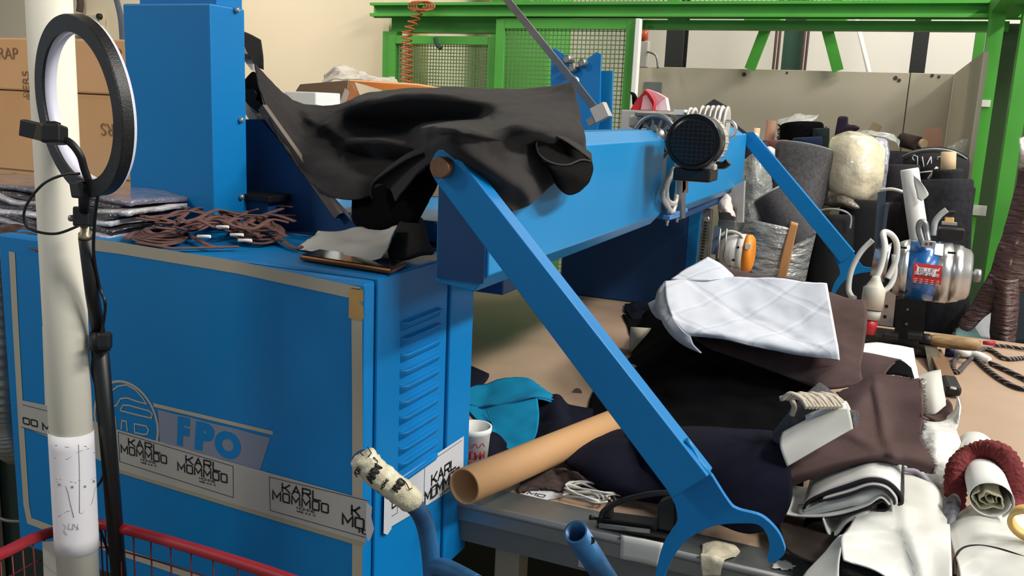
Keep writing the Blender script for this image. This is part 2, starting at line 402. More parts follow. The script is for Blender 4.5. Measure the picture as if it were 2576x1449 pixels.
def mesh_gate(x0, x1, z0, z1, y, fw, pitch, label, nm='mesh_gate', rad=0.0022):
    g = thing(nm, label, 'gate', ((x0 + x1) / 2, y, z0))
    b = MB().box((x0, y, z0), (x0 + fw, y + .03, z1)).box((x1 - fw, y, z0), (x1, y + .03, z1)).box((x0 + fw, y, z1 - fw), (x1 - fw, y + .03, z1)).box((x0 + fw, y, z0), (x1 - fw, y + .03, z0 + fw))
    b.build('gate_frame', green, g, bevel=0.002)
    b = MB(); x = x0 + fw
    while x < x1 - fw: b.box((x - rad, y + .014, z0 + fw), (x + rad, y + .017, z1 - fw)); x += pitch
    z = z0 + fw
    while z < z1 - fw: b.box((x0 + fw, y + .017, z - rad), (x1 - fw, y + .020, z + rad)); z += pitch
    b.build('wire_mesh', mat('mesh_wire', (92, 128, 80), 0.5), g)
    return g
g1 = mesh_gate(gp(962, 150).x, gp(1232, 150).x, 0.25, gp(1100, 88).z, GY + 0.06, 0.042, 0.017, 'smaller green wire mesh gate beside the cream wall')
g2 = mesh_gate(gp(1240, 150).x, gp(1592, 150).x, 0.25, gp(1400, 46).z, GY + 0.02, 0.048, 0.0212, 'taller green wire mesh gate right of the small one')
b = MB(); x = gp(1318, 5).x
while x < 1.4: b.box((x - .0022, GY + .05, 2.0), (x + .0022, GY + .054, 2.6)); x += .0212
z = 2.0
while z < 2.6: b.box((gp(1318, 5).x, GY + .054, z - .0022), (1.4, GY + .058, z + .0022)); z += .0212
b.build('upper_mesh', MATS['mesh_wire'], gf)
tag(MB().box((gp(1598, 100).x, GY - 0.02, 0), (gp(1611, 100).x, GY + 0.02, 1.92)).build('white_pipe', paper, bevel=0.004), 'white square pipe standing against the right edge of the tall mesh gate', 'pipe')
# things seen through the gates
tag(MB().box((P(1235, 100, 5.2).x, 5.2, 0), (P(1378, 100, 5.2).x, 5.6, 2.4)).build('green_cabinet', green), 'green steel locker seen through the tall mesh gate', 'locker')
tag(MB().box((P(975, 100, 4.33).x, 4.28, 0), (P(1010, 100, 4.33).x, 4.335, 1.86)).build('green_post', green), 'green post seen through the left side of the small gate', 'post')
yb = MB().lathe(P(1052, 260, 4.6), P(1052, 110, 4.6), [(0, 0.055), (0.5, 0.055), (0.52, 0.05)], 20)
tag(yb.build('yellow_tube', mat('pale_yellow_card', (206, 190, 130), .8)), 'pale yellow tube standing behind the small mesh gate', 'tube')
# orange coiled air hose
pts = []
for i in range(150):
    t = i / 149; py = 20 + 195 * t ** 1.0; cx = 1058 - 35 * min(1, t * 3); amp = 14 + 6 * t
    c = P(cx, py, GY - 0.06); pts.append(c + Vector((math.cos(i * 0.62) * amp / 620, math.sin(i * 0.62) * 0.03, 0)))
tag(MB().tube(pts, 0.0045, 6).build('coiled_hose', mat('orange_hose', (176, 96, 52), .4)), 'orange coiled air hose hanging in front of the small mesh gate', 'hose')
pts = [P(1045 + 22 * math.cos(k * .7) + 3 * k / 4, 15 + 12 * math.sin(k * .7), GY - 0.05 - 0.002 * k) for k in range(40)]
tag(MB().tube(pts, 0.0045, 6).build('hose_loop', MATS['orange_hose']), 'orange hose loops gathered on top of the green beam', 'hose')
tag(MB().tube(spline([(1095, 95, GY), (1100, 112, GY), (1110, 122, GY)], 5), 0.012, 8).build('dark_strap', greenD), 'short dark green strap hanging from the small gate frame', 'strap')
# emergency light / alarm on the wall right of the gate
al = thing('alarm_unit', 'grey wall alarm with a red lamp beside the black column', 'alarm', P(1615, 172, 4.9))
a0 = P(1615, 170, 4.9); 
MB().box((a0.x - .03, 4.88, a0.z), (a0.x + .03, 4.93, a0.z + .14)).build('housing', alu, al, bevel=.005)
MB().lathe(a0 + Vector((0, 0, .14)), a0 + Vector((0, 0, .2)), [(0, .022), (.055, .022), (.06, .015)], 16).build('lamp', mat('red_lens', (196, 84, 54), .3), al)
MB().lathe(a0 + Vector((0.01, 0, .2)), a0 + Vector((0.01, 0, .27)), [(0, .012), (.02, .012), (.022, .035), (.03, .035), (.05, .008)], 16).build('cap', brown, al)
MB().tube(spline([(1628, 130, 4.88), (1650, 140, 4.88), (1655, 172, 4.88)], 6), .006, 6).build('cable', steel, al)
# electrical box and cable on the left wall
eb = thing('junction_box', 'cream electrical box on the wall above the ring lamp', 'electrical box', P(235, 90, 4.34))
c0 = P(195, 92, 4.34); c1 = P(262, 38, 4.34)
MB().box((c0.x, 4.30, c0.z), (c1.x, 4.35, c1.z)).build('box', mat('ivory_plastic', (206, 198, 168), .5), eb, bevel=.006)
c = P(253, 42, 4.3); MB().lathe(c, c + Vector((0, -.02, 0)), [(0, .02), (.02, .018)], 14).build('knob', black_pl, eb)
c = P(240, 68, 4.3); MB().box((c.x - .05, 4.29, c.z - .02), (c.x + .05, 4.30, c.z + .02)).build('socket', brown, eb)
tag(MB().tube(spline([(195, -40, 4.3), (202, 5, 4.3), (200, 30, 4.3)], 6), .02, 8).build('cable_bundle', brown), 'dark cable hanging down the wall behind the white tube', 'cable')
tag(MB().tube(spline([(284, -30, 3.6), (296, 10, 3.4), (305, 50, 3.2), (310, 110, 3.0)], 6), .014, 8).build('dark_cable', mat('grey_blue_cable', (44, 54, 74), .5)), 'dark blue-grey cable running down behind the tall blue box', 'cable')
# ================================================================ THE CUTTING TABLE
TZ = 0.85
tb = thing('cutting_table', 'long cutting table with beige board top and grey steel edge', 'table', (-0.2, 2.2, 0))
MB().box((-3.6, 1.335, TZ - .03), (1.9, 3.1, TZ)).build('tabletop', tabletop_m, tb, bevel=.002)
MB().box((-3.6, 1.255, TZ - .032), (1.9, 1.335, TZ + .002)).build('edge_rail', steel, tb, bevel=.003)
MB().tube([(-3.6, 1.258, TZ - .002), (1.9, 1.258, TZ - .002)], .007, 10).build('rail_lip', steel, tb)
MB().box((-3.6, 1.27, TZ - .075), (1.9, 1.285, TZ - .032)).build('apron', mat('grey_apron_metal', (122, 122, 118), .6, .2, var=.2), tb, bevel=.002)
for x in (-3.2, -1.9, -0.565, 0.75, 1.7):
    for y in (1.30, 2.95):
        MB().box((x, y, 0), (x + .045, y + .045, TZ - (.075 if y < 2 else .035))).build('leg', mat('beige_leg_paint', (150, 140, 116), .6), tb, bevel=.003)
MB().box((-3.2, 1.35, .25), (1.7, 2.95, .27)).build('shelf', mat('dark_shelf', (52, 48, 44), .8), tb)
MB().box((-0.405, 1.2665, .782), (-0.372, 1.2695, .808)).build('blank_plate', alu, tb, bevel=.006)
# ================================================================ THE BLUE SPREADING MACHINE
mc = thing('spreading_machine', 'blue fabric spreading machine straddling the cutting table, with control cabinet', 'machine', (-0.9, 1.9, 0.7))
XR = -0.62; XL = -1.300
# body
b = MB().box((XL, 1.003, 0.735), (XR, 1.205, 1.270)); b.build('cabinet_body', blue, mc, bevel=.003)
b = MB().box((XL, 1.209, 0.752), (XR + .004, 1.290, 1.262)); b.build('cabinet_back', blue, mc, bevel=.003)
dr = MB().box((XL, 0.970, 0.735), (XR, 0.996, 1.268)).build('cabinet_door', blue, mc, bevel=.004)
FY = 0.9693
def fq(b, pxs, y=FY, m=None): return b.add([P(x, z, y) for x, z in pxs], [tuple(range(len(pxs)))])
stripe = mat('grey_cream_print', (172, 164, 146), .6)
b = MB()
def ring_path(pp, w, y=FY):
    global b
    ribbon(b, [P(x, z, y) for x, z in pp], w, (0, -1, 0))
ribbon(b, [P(x, z, FY) for x, z in ((180, 609), (300, 624), (600, 673), (898, 737))], .0175, (0, -1, 0))
ribbon(b, [P(x, z, FY) for x, z in ((897, 735), (899, 1000), (899, 1300), (898, 1520))], .0165, (0, -1, 0))
ribbon(b, [P(x, z, FY) for x, z in ((30, 640), (38, 800), (55, 1100), (66, 1270), (74, 1310), (140, 1335), (400, 1420), (900, 1590))], .0135, (0, -1, 0))
b.build('border_print', stripe, dr)
tapebrown = mat('brown_masking_tape', (190, 150, 86), .6, var=.15, vscale=30)
b = MB(); fq(b, ((878, 725), (914, 731), (914, 758), (904, 762), (914, 770), (915, 802), (907, 806), (877, 800)), FY - .0006); b.build('masking_tape', tapebrown, dr)
# logo: ring with interlaced arches
c = P(316, 1062, FY); rr = P(397, 1085, FY).x - c.x
lg = MB()
def arc(cx, cz, r, a0, a1, n=24): return [Vector((cx + r * math.cos(math.radians(a0 + (a1 - a0) * i / n)), FY, cz + r * math.sin(math.radians(a0 + (a1 - a0) * i / n)))) for i in range(n + 1)]
ribbon(lg, arc(c.x, c.z, rr, 0, 360, 48), .0042, (0, -1, 0))
def lgp(pp, w=.0024): ribbon(lg, [P(x, z, FY) for x, z in pp], w, (0, -1, 0))
lgp(((279, 985), (296, 972), (318, 968), (340, 980), (358, 1000), (368, 1016), (345, 1010), (320, 1001), (303, 1003), (293, 1020), (279, 1022)))
lgp(((303, 1030), (310, 1019), (325, 1020), (376, 1034), (383, 1042), (381, 1052), (350, 1045), (303, 1033)))
lgp(((280, 1047), (290, 1050), (292, 1076)))
lgp(((305, 1080), (307, 1058), (318, 1060), (320, 1084)))
lgp(((338, 1066), (368, 1072), (374, 1082), (370, 1092), (360, 1093), (339, 1088), (338, 1066)))
lg.build('round_emblem', stripe, dr)
m = mat('striped_print', (112, 126, 146), .6); nt = m.node_tree; bs = nt.nodes['Principled BSDF']
tc = nt.nodes.new('ShaderNodeTexCoord'); wv = nt.nodes.new('ShaderNodeTexWave'); wv.wave_type = 'BANDS'; wv.bands_direction = 'Z'; wv.inputs['Scale'].default_value = 170
rp = nt.nodes.new('ShaderNodeValToRGB'); rp.color_ramp.elements[0].color = srgb(40, 92, 150); rp.color_ramp.elements[1].color = srgb(168, 164, 156)
nt.links.new(tc.outputs['Object'], wv.inputs[0]); nt.links.new(wv.outputs['Fac'], rp.inputs[0]); nt.links.new(rp.outputs[0], bs.inputs['Base Color'])
b = MB(); fq(b, ((397, 1030), (680, 1101), (654, 1182), (402, 1112)), FY + .0001); b.build('striped_band', m, dr)
b = MB(); ribbon(b, [P(388, 1019, FY), P(684, 1089, FY)], .0058, (0, -1, 0)); b.build('band_line', stripe, dr)
for ch, x0, y0, x1, ytop in (('F', 445, 1119, 480, 1046), ('P', 489, 1130, 540, 1057), ('O', 541, 1146, 606, 1078)):
    o = P(x0, y0, FY - .0003); hh = P(x0, ytop, FY).z - o.z
    tm = text_mesh(ch, 1, Vector((0, 0, 0)), X, Z, 0, 1, .07, .10 if ch != 'O' else .04)
    xs = [v.x for v in tm.v]; zs = [v.z for v in tm.v]; w = P(x1, y0, FY).x - o.x
    tm.v = [Vector((o.x + (v.x - min(xs)) / (max(xs) - min(xs)) * w, FY - .0003, o.z + (v.z - min(zs)) / (max(zs) - min(zs)) * hh)) for v in tm.v]
    tm.build('letter_' + ch.lower(), blue, dr)
# packing tape with repeated stamp
tape_m = mat('clear_white_tape', (178, 176, 170), .3, var=.12, vscale=14, coat=.4)
ink = mat('black_ink', (18, 16, 18), .6)
b = MB(); fq(b, ((50, 1006), (130, 1022), (300, 1082), (600, 1168), (925, 1258), (921, 1366), (600, 1272), (300, 1182), (150, 1110), (52, 1072)), FY - .0004)
tp = b.build('packing_tape', tape_m, dr)
b = MB(); fq(b, ((300, 1180), (600, 1270), (920, 1364), (912, 1376), (600, 1282), (300, 1190)), FY - .0002); b.build('tape_underlayer', mat('yellowed_tape', (160, 152, 128), .5), tp)
def stamp(bm, o, u, w, hgt, sc=1.0, parts=2):
    """two-line stamp with its small lines underneath; o = top left"""
    n = Vector(u).cross(Z)
    strokes(bm, 'KARL', o + u * (w * .16) - Z * hgt * .40, u, Z, hgt * .36, w * .125, hgt * .075, .34)
    strokes(bm, 'MOMMOO', o - Z * hgt * .86, u, Z, hgt * .38, w * .107, hgt * .075, .38)
    strokes(bm, 'HOMME', o + u * w * .4 - Z * hgt * 1.03, u, Z, hgt * .11, w * .045, hgt * .022, .3)
    strokes(bm, 'MADE IN EU-C', o + u * w * .4 - Z * hgt * 1.16, u, Z, hgt * .06, w * .022, hgt * .02, .2)
YS = FY - .0008
def wp(px, py): return P(px, py, YS)
def px_stamp(x0, y0, x1, y1):
    """x0,y0: top-left of the upper line; x1: right end of the lower line; y1 bottom there"""
    global b
    b = MB(); o = wp(x0, y0); w = wp(x1, y0).x - o.x; stamp(b, Vector((o.x, YS, o.z)), X, w, P(x0, y0, YS).z - P(x0, y1, YS).z); b.build('stamp_print', ink, tp)
px_stamp(303, 1096, 428, 1144)
px_stamp(446, 1139, 582, 1190)
px_stamp(686, 1208, 840, 1263)
for (q) in (((297, 1087), (586, 1173), (587, 1252), (301, 1161), (297, 1087)), ((930, 1261), (677, 1200), (680, 1284), (918, 1352))):
    b = MB(); ribbon(b, [wp(*p) for p in q], .0009, (0, -1, 0)); b.build('stamp_border', ink, tp)
b = MB()
o = wp(885, 1268); strokes(b, 'K', Vector((o.x, YS, o.z - .0155)), X, Z, .0135, .0125, .0030)
o = wp(862, 1290); strokes(b, 'MO', Vector((o.x, YS, o.z - .0165)), X, Z, .0145, .0135, .0030, .3)
o = wp(903, 1330); strokes(b, 'HO', Vector((o.x, YS, o.z - .006)), X, Z, .006, .005, .0014, .3)
b.build('stamp_print', ink, tp); b = MB()
o = wp(57, 1040); strokes(b, 'OO', Vector((o.x, YS, o.z - .017)), X, Z, .010, .014, .0026, .3)
o = wp(106, 1053); strokes(b, 'MO', Vector((o.x, YS, o.z - .019)), X, Z, .011, .014, .0026, .3)
ribbon(b, [wp(56, 1018), wp(130, 1037)], .0009, (0, -1, 0)); ribbon(b, [wp(54, 1074), wp(132, 1098)], .0009, (0, -1, 0))
b.build('stamp_print', ink, tp)
tornm = mat('white_tape', (205, 207, 212), .4, var=.06)
b = MB(); fq(b, ((922, 1265), (936, 1275), (934, 1300), (941, 1330), (934, 1352), (926, 1362), (920, 1340)), FY - .0012); b.build('torn_end', tornm, dr)
# louvres on the side of the body
nL = 11
for i in range(nL):
    z = 1.199 - i * .0233; y0, y1 = 1.064, 1.178
    x = XR
    prof = [(0, 0), (.0005, -.0008), (.0085, -.0022), (.0088, -.0040), (.006, -.0095), (.0, -.0150)]
    b = MB()
    rows = []
    for (t, k) in ((0, 0), (.04, .75), (.10, 1), (.9, 1), (.96, .75), (1, 0)):
        rows.append([Vector((x + .0003 + p[0] * k, y0 + (y1 - y0) * t, z + p[1])) for p in prof])
    for r in rows: b.v += r
    for r in range(5):
        for k in range(5): b.f.append([r * 6 + k, r * 6 + k + 1, (r + 1) * 6 + k + 1, (r + 1) * 6 + k]); b.sm.append(k > 1)
    lv = b.build('louvre', blue, mc)
    MB().add([(x + .0004, y0 + .004, z + .0002), (x + .0004, y1 - .004, z + .0002), (x + .0004, y1 - .004, z - .0022), (x + .0004, y0 + .004, z - .0022)], [(0, 1, 2, 3)]).build('slot', black_pl, lv)  # flat black quad paints the shade in the louvre opening
# tape on the side
SX = XR + .0042
def sp(px, py, x=SX): return U(px, py, 'x', x)
b = MB().add([sp(*q) for q in ((984, 1219), (1024, 1191), (1167, 1097), (1165, 1213), (1060, 1280), (984, 1325), (966, 1338), (972, 1290), (966, 1265))], [tuple(range(9))])
st = b.build('packing_tape', tornm, mc)
b = MB(); o = sp(1070, 1208); o.x += .0006; w = sp(1163, 1130).y - o.y
strokes(b, 'KARL', Vector((o.x, o.y + w * .16, o.z - .016)), Y, Z, .0165, w * .135, .0036, .28)
strokes(b, 'MOMMOO', Vector((o.x, o.y, o.z - .038)), Y, Z, .0175, w * .118, .0036, .24)
strokes(b, 'HOMME', Vector((o.x, o.y + w * .4, o.z - .047)), Y, Z, .005, w * .045, .001, .3)
for q in (((1162, 1108), (1069, 1171), (1067, 1247), (1162, 1186)), ((1000, 1245), (1000, 1290), (968, 1310))):
    ribbon(b, [sp(x, y, SX + .0006) for x, y in q], .0009, (1, 0, 0))
o = sp(972, 1290, SX + .0006); strokes(b, 'FO', o, Y, Z, .015, .012, .003, .3)
b.build('stamp_print', ink, st)
b = MB().add([sp(x, y, SX + .0009) for x, y in ((967, 1240), (985, 1235), (985, 1330), (975, 1345), (965, 1342))], [(0, 1, 2, 3, 4)]); b.build('torn_strip', tornm, st)
# tall box on the cabinet
tall = MB().box((-1.262, 1.204, 1.270), (-1.072, 1.290, 1.643)).build('tall_box', blue, mc, bevel=.003)
MB().box((-1.255, 1.235, 1.643), (-1.085, 1.30, 1.70)).build('top_block', blue, tall, bevel=.002)
for (px, py) in ((592, 25), (603, 302), (604, 495)):
    a = U(px, py, 'x', -1.072); MB().lathe(a, a + Vector((.008, 0, 0)), [(0, .005), (.005, .005), (.008, .003)], 12).build('bolt', chrome, tall)
# deck and side plates behind the cabinet
MB().box((-2.3, 1.36, 1.20), (-.80, 2.95, 1.262)).build('rear_deck', blueL, mc, bevel=.003)
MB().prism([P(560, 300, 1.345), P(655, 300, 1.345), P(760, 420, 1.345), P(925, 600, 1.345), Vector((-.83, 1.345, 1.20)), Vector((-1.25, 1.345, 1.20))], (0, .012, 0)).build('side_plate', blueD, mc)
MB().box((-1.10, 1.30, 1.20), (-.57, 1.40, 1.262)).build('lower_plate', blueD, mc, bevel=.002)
MB().box((-.95, 1.36, 1.262), (-.60, 1.52, 1.30)).build('trough', blueL, mc, bevel=.004)
c = P(640, 495, 1.30); MB().box((c.x - .03, 1.28, c.z - .006), (c.x + .05, 1.34, c.z + .006)).build('bracket', black_mt, mc, bevel=.002)
c = P(650, 525, 1.30); MB().box((c.x - .03, 1.29, c.z - .012), (c.x + .03, 1.34, c.z + .02)).build('bracket', blueD, mc, bevel=.002)
# sloping cradle bar with its end plate
a = P(660, 270, 1.337); c = P(853, 543, 1.337)
MB().bar(a, c, .014, .012, up=(0, 1, 0)).build('cradle_bar', mat('grey_brown_strip', (112, 100, 92), .5, .3), mc)
a2 = P(600, 225, 1.44); c2 = P(690, 360, 1.40); MB().bar(a2, c2, .016, .03, up=(0, 1, 0)).build('cradle_rail', steel, mc)
MB().prism([P(x, y, 1.45) for x, y in ((600, 120), (625, 122), (638, 145), (634, 178), (600, 135))], (0, .012, 0)).build('end_plate', alu, mc)
c = P(624, 143, 1.45); MB().box((c.x - .012, 1.438, c.z - .005), (c.x + .006, 1.448, c.z + .005)).build('bolt', black_mt, mc)
for (q, r) in (((630, 240), .012), ((640, 270), .014)):
    c = P(q[0], q[1], 1.42); MB().tube([c, c + Vector((-.03, .06, 0))], r, 14).build('roller', black_mt, mc)
# the beam across the table
def beam(y0, y1):
    sec = [(-.489, 1.441), (-.521, 1.461), (-.566, 1.461), (-.566, 1.262), (-.508, 1.254), (-.487, 1.279)]
    return MB().prism([(x, y0, z) for x, z in sec], (0, y1 - y0, 0))
bm_ = beam(1.061, 1.963).build('beam', blueL, mc, bevel=.002)
beam(2.085, 3.05).build('beam', blueL, mc, bevel=.002)
MB().box((-.60, 1.95, 1.27), (-.51, 2.10, 1.45)).build('beam_link', steel, mc)
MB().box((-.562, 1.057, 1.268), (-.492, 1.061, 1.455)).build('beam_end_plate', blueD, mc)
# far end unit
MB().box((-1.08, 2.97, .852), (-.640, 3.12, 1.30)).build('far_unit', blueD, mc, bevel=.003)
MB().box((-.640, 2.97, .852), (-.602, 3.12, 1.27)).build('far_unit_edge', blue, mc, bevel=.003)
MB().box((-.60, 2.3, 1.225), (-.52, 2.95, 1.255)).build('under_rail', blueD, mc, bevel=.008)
# the arms
def arm(y, shift=None):
    poly = [(1085, 440), (1080, 412), (1092, 388), (1102, 377), (1139, 377), (1781, 1199), (1692, 1253), (1098, 462)]
    return [P(x, z, y) for x, z in poly]
AY = 1.020
arm_t = MB().prism([P(x, z, AY) for x, z in ((1096, 440), (1096, 440), (1225, 487), (1781, 1199), (1692, 1253))], (0, .030, 0))
ar = MB()
def armsolid(y, dx=0.0, dz=0.0):
    sh = Vector((dx, 0, dz))
    pl = [P(x, z, AY) + sh for x, z in ((1085, 440), (1080, 412), (1092, 388), (1102, 377), (1139, 377), (1275, 551), (1098, 462))]
    tubep = [P(x, z, AY) + sh for x, z in ((1098, 460), (1152, 394), (1781, 1199), (1692, 1253))]
    hook = [(1700, 1170), (1790, 1196), (1832, 1262), (1856, 1282), (1915, 1299), (1955, 1336), (1973, 1375), (1972, 1395), (1955, 1410), (1936, 1416), (1931, 1404), (1935, 1370), (1925, 1338), (1905, 1320), (1870, 1317), (1815, 1320), (1770, 1333), (1725, 1362), (1695, 1400), (1672, 1449), (1660, 1500), (1648, 1520), (1640, 1500), (1650, 1440), (1668, 1370), (1700, 1318), (1704, 1300), (1698, 1270), (1660, 1200)]
    hk = hook[:2] + [(q.x, q.y) for q in spline([Vector((x, z, 0)) for x, z in hook[1:-1]], 5)][1:] + hook[-1:]
    hk = [P(x, z, AY + .03) + sh for x, z in hk]
    off = Vector((0, y - AY, 0))
    q1 = MB().prism([p + off for p in tubep], (0, .030, 0))
    q2 = MB().prism([p + off for p in hk], (0, .008, 0))
    q3 = MB().prism([p + off + Vector((0, .0012, 0)) for p in pl], (0, .008, 0))
    return q1, q3, q2
q1, q3, q2 = armsolid(AY)
aa = q1.build('cradle_arm', blue, mc, bevel=.0015)
q3.build('pivot_plate', blue, aa, bevel=.001)
q2.build('roll_hook', blue, aa, bevel=.001)
pv = P(1104, 422, AY - .017)
MB().lathe(pv, pv + Vector((0, .05, 0)), [(0, .0124), (.0012, .0135), (.05, .0135)], 36).build('pivot_pin', mat('bronze_pin', (140, 104, 80), .35, .7, var=.3, vscale=60), aa)
wl = [P(x, z, AY - .0002) + Vector((0, dy, 0)) for x, z, dy in ((1722, 1112, .01), (1735, 1140, .015), (1752, 1165, .012), (1768, 1185, .01), (1780, 1202, .012))]
MB().tube(wl, [.003, .0035, .002, .003, .0035], 8).build('weld_bead', blueL, aa)
# far arm: same arm at the other end of the beam
d = P(2150, 636, 3.06) - P(1781, 1199, AY)
q1, q3, q2 = armsolid(3.06, d.x, d.z)
fa = q1.build('cradle_arm', blue, mc, bevel=.0015); q3.build('pivot_plate', blue, fa); q2.build('roll_hook', blue, fa)
# ---- roller bracket at the far side, diagonal bar
BY = 3.1
rb = MB().prism([P(x, z, BY) for x, z in ((1387, 128), (1395, 122), (1420, 138), (1432, 170), (1448, 176), (1462, 160), (1500, 131), (1512, 136), (1510, 172), (1508, 300), (1500, 330), (1400, 330), (1385, 200))], (0, .012, 0)).build('roller_bracket', blue, mc)
MB().prism([P(x, z, BY + .05) for x, z in ((1508, 178), (1541, 178), (1538, 330), (1500, 330))], (0, .012, 0)).build('rear_plate', blueL, mc)
for (px, py, r) in ((1424, 149, .015), (1462, 158, .014), (1437, 172, .014)):
    c = P(px, py, BY - .04); MB().lathe(c, c + Vector((0, .06, 0)), [(0, r * .7), (.004, r), (.05, r), (.06, r * .8)], 18).build('roller', steel, rb)
c = P(1445, 203, BY - .22); MB().lathe(c, c + Vector((0, .02, 0)), [(0, .012), (.01, .013), (.02, .01)], 18).build('white_knob', paper, rb)
MB().bar(P(1268, -10, 2.70), P(1438, 200, 2.80), .022, .008, up=(0, 1, 0)).build('guide_bar', steel, mc)
MB().bar(P(1436, 197, 2.80), P(1505, 285, 2.84), .026, .008, up=(0, 1, 0)).build('guide_bar', mat('grey_bar', (120, 124, 128), .4, .6), mc)
c = P(1512, 283, 2.84); MB().obox(c, Vector((.022, 0, .012)), Vector((0, .02, 0)), Vector((-.012, 0, .022))).build('clamp_block', alu, mc, bevel=.002)
c = P(1488, 305, 2.84); MB().obox(c, Vector((.010, 0, .006)), Vector((0, .01, 0)), Vector((-.006, 0, .010))).build('clamp_jaw', steel, mc)
MB().box((-.62, 2.5, 1.44), (-.60, 2.95, 1.478)).build('rear_rail', blueD, mc)
# ---- drive motor carried on the beam
mo = thing('drive_motor', 'small electric motor with black fan cover mounted on the blue beam', 'motor', P(1745, 430, 1.85))
c = P(1742, 357, 1.79); R = .0545
MB().lathe(c, c + Y * .07, [(0, R * .80), (.002, R * .86), (.003, R * .93), (.0, R * .97), (.004, R), (.055, R), (.06, R * .96)], 40).build('fan_cover', mat('glossy_black_metal', (24, 24, 24), .25, .3), mo)
b = MB()
b.lathe(c + Y * .0015, c + Y * .003, [(0, 0.0001), (0, R * .86)], 40)
b.build('fan_recess', mat('deep_black', (6, 7, 7), .9), mo)
b = MB()
for k in range(-5, 6):
    z = k * .0083; w = math.sqrt(max(0, (R * .78) ** 2 - z * z))
    b.box((c.x - w, c.y - .001, c.z + z - .0009), (c.x + w, c.y + .001, c.z + z + .0009))
for k in range(-4, 5):
    x = k * .0095; w = math.sqrt(max(0, (R * .78) ** 2 - x * x))
    b.box((c.x + x - .0009, c.y - .0005, c.z - w), (c.x + x + .0009, c.y + .0008, c.z + w))
b.build('grille', black_pl, mo)
b = MB().lathe(c + Y * .06, c + Y * .2, [(0, R * .93), (.05, R * .93), (.055, R * .7), (.14, R * .6)], 36)
for k in range(22):
    a = 2 * math.pi * k / 22; dv = Vector((math.cos(a), 0, math.sin(a)))
    b.bar(c + Y * .062 + dv * R * .93, c + Y * .108 + dv * R * .93, .002, .004, up=dv)
b.build('motor_body', alu, mo)
j = c + Vector((-.002, .045, -R * 1.05))
MB().box((j.x - .036, j.y - .03, j.z - .022), (j.x + .040, j.y + .05, j.z + .004)).build('terminal_box', black_pl, mo, bevel=.004)
MB().box((j.x - .040, j.y - .01, j.z + .002), (j.x + .044, j.y + .055, j.z + .014)).build('terminal_base', alu, mo, bevel=.003)
MB().tube(spline([j + Vector((.04, .02, .012)), j + Vector((.055, .02, .012)), j + Vector((.064, .02, .02))], 4), .008, 12).build('cable_gland', black_pl, mo)
c3 = P(1812, 395, 1.9); MB().lathe(c3, c3 + Z * .03, [(0, .008), (.015, .008), (.016, .006), (.03, .006)], 14).build('red_cap', mat('red_plastic', (168, 52, 48), .5), mo)
# gearbox and pulleys
gx = thing('gearbox', 'silver gearbox with open gear ring on top of the blue beam', 'gearbox', P(1640, 325, 2.05))
a = P(1580, 302, 2.02); c4 = P(1700, 318, 2.02)
MB().box((a.x, 2.02, 1.463), (c4.x - .02, 2.16, a.z + .012)).build('housing', alu, gx, bevel=.006)
MB().box((P(1598, 300, 2.0).x, 2.0, P(1598, 300, 2.0).z), (P(1685, 300, 2.0).x, 2.18, P(1598, 281, 2.0).z)).build('top_rail', alu, gx, bevel=.003)
MB().box((P(1598, 290, 1.998).x, 1.992, P(1598, 291, 1.998).z), (P(1685, 290, 1.998).x, 2.0, P(1598, 283, 1.998).z)).build('rail_groove', steel, gx, bevel=.001)
g = P(1645, 345, 1.975)
b = MB().lathe(g, g + Y * .03, [(0, .042), (0, .052), (.03, .052), (.03, .042)], 36, closedprof=True)
for k in range(12):
    an = k * math.pi / 6 + .2; dv = Vector((math.cos(an), 0, math.sin(an))); b.bar(g + dv * .022 + Y * .01, g + dv * .044 + Y * .01, .006, .006, up=Y)
b.build('gear_ring', steel, gx)
MB().lathe(g + Y * .005, g + Y * .03, [(0, .0), (0, .024), (.03, .024)], 24).build('hub', chrome, gx)
MB().lathe(g + Vector((-.002, -.004, .02)), g + Vector((-.002, .01, .02)), [(0, .008), (.012, .008)], 6).build('hex_bolt', steel, gx)
MB().box((P(1700, 305, 1.99).x, 1.99, P(1700, 322, 1.99).z), (P(1730, 300, 1.99).x, 2.12, P(1730, 283, 1.99).z)).build('side_block', steel, gx, bevel=.004)
MB().box((P(1696, 280, 1.99).x, 1.985, P(1696, 288, 1.99).z), (P(1722, 280, 1.99).x, 2.1, P(1722, 276, 1.99).z)).build('name_plate', paper, gx)
pu = thing('belt_pulleys', 'row of pale grey ribbed pulleys behind the black motor', 'pulley', P(1790, 320, 1.98))
for k, (px, r) in enumerate(((1740, .036), (1770, .040), (1783, .040), (1796, .040), (1809, .040), (1822, .038))):
    q = P(px, 312, 1.99 + .0); MB().lathe(q - X * .007, q + X * .007, [(0, r * .7), (.0005, r), (.004, r), (.0055, r * .86), (.0085, r * .86), (.010, r), (.0135, r), (.014, r * .7)], 30).build('pulley', alu if k else paper_g, pu)
q = P(1830, 325, 1.96); MB().lathe(q, q + Y * .01, [(0, .014), (0, .020), (.01, .020), (.01, .014)], 26, closedprof=True).build('washer', chrome, pu)
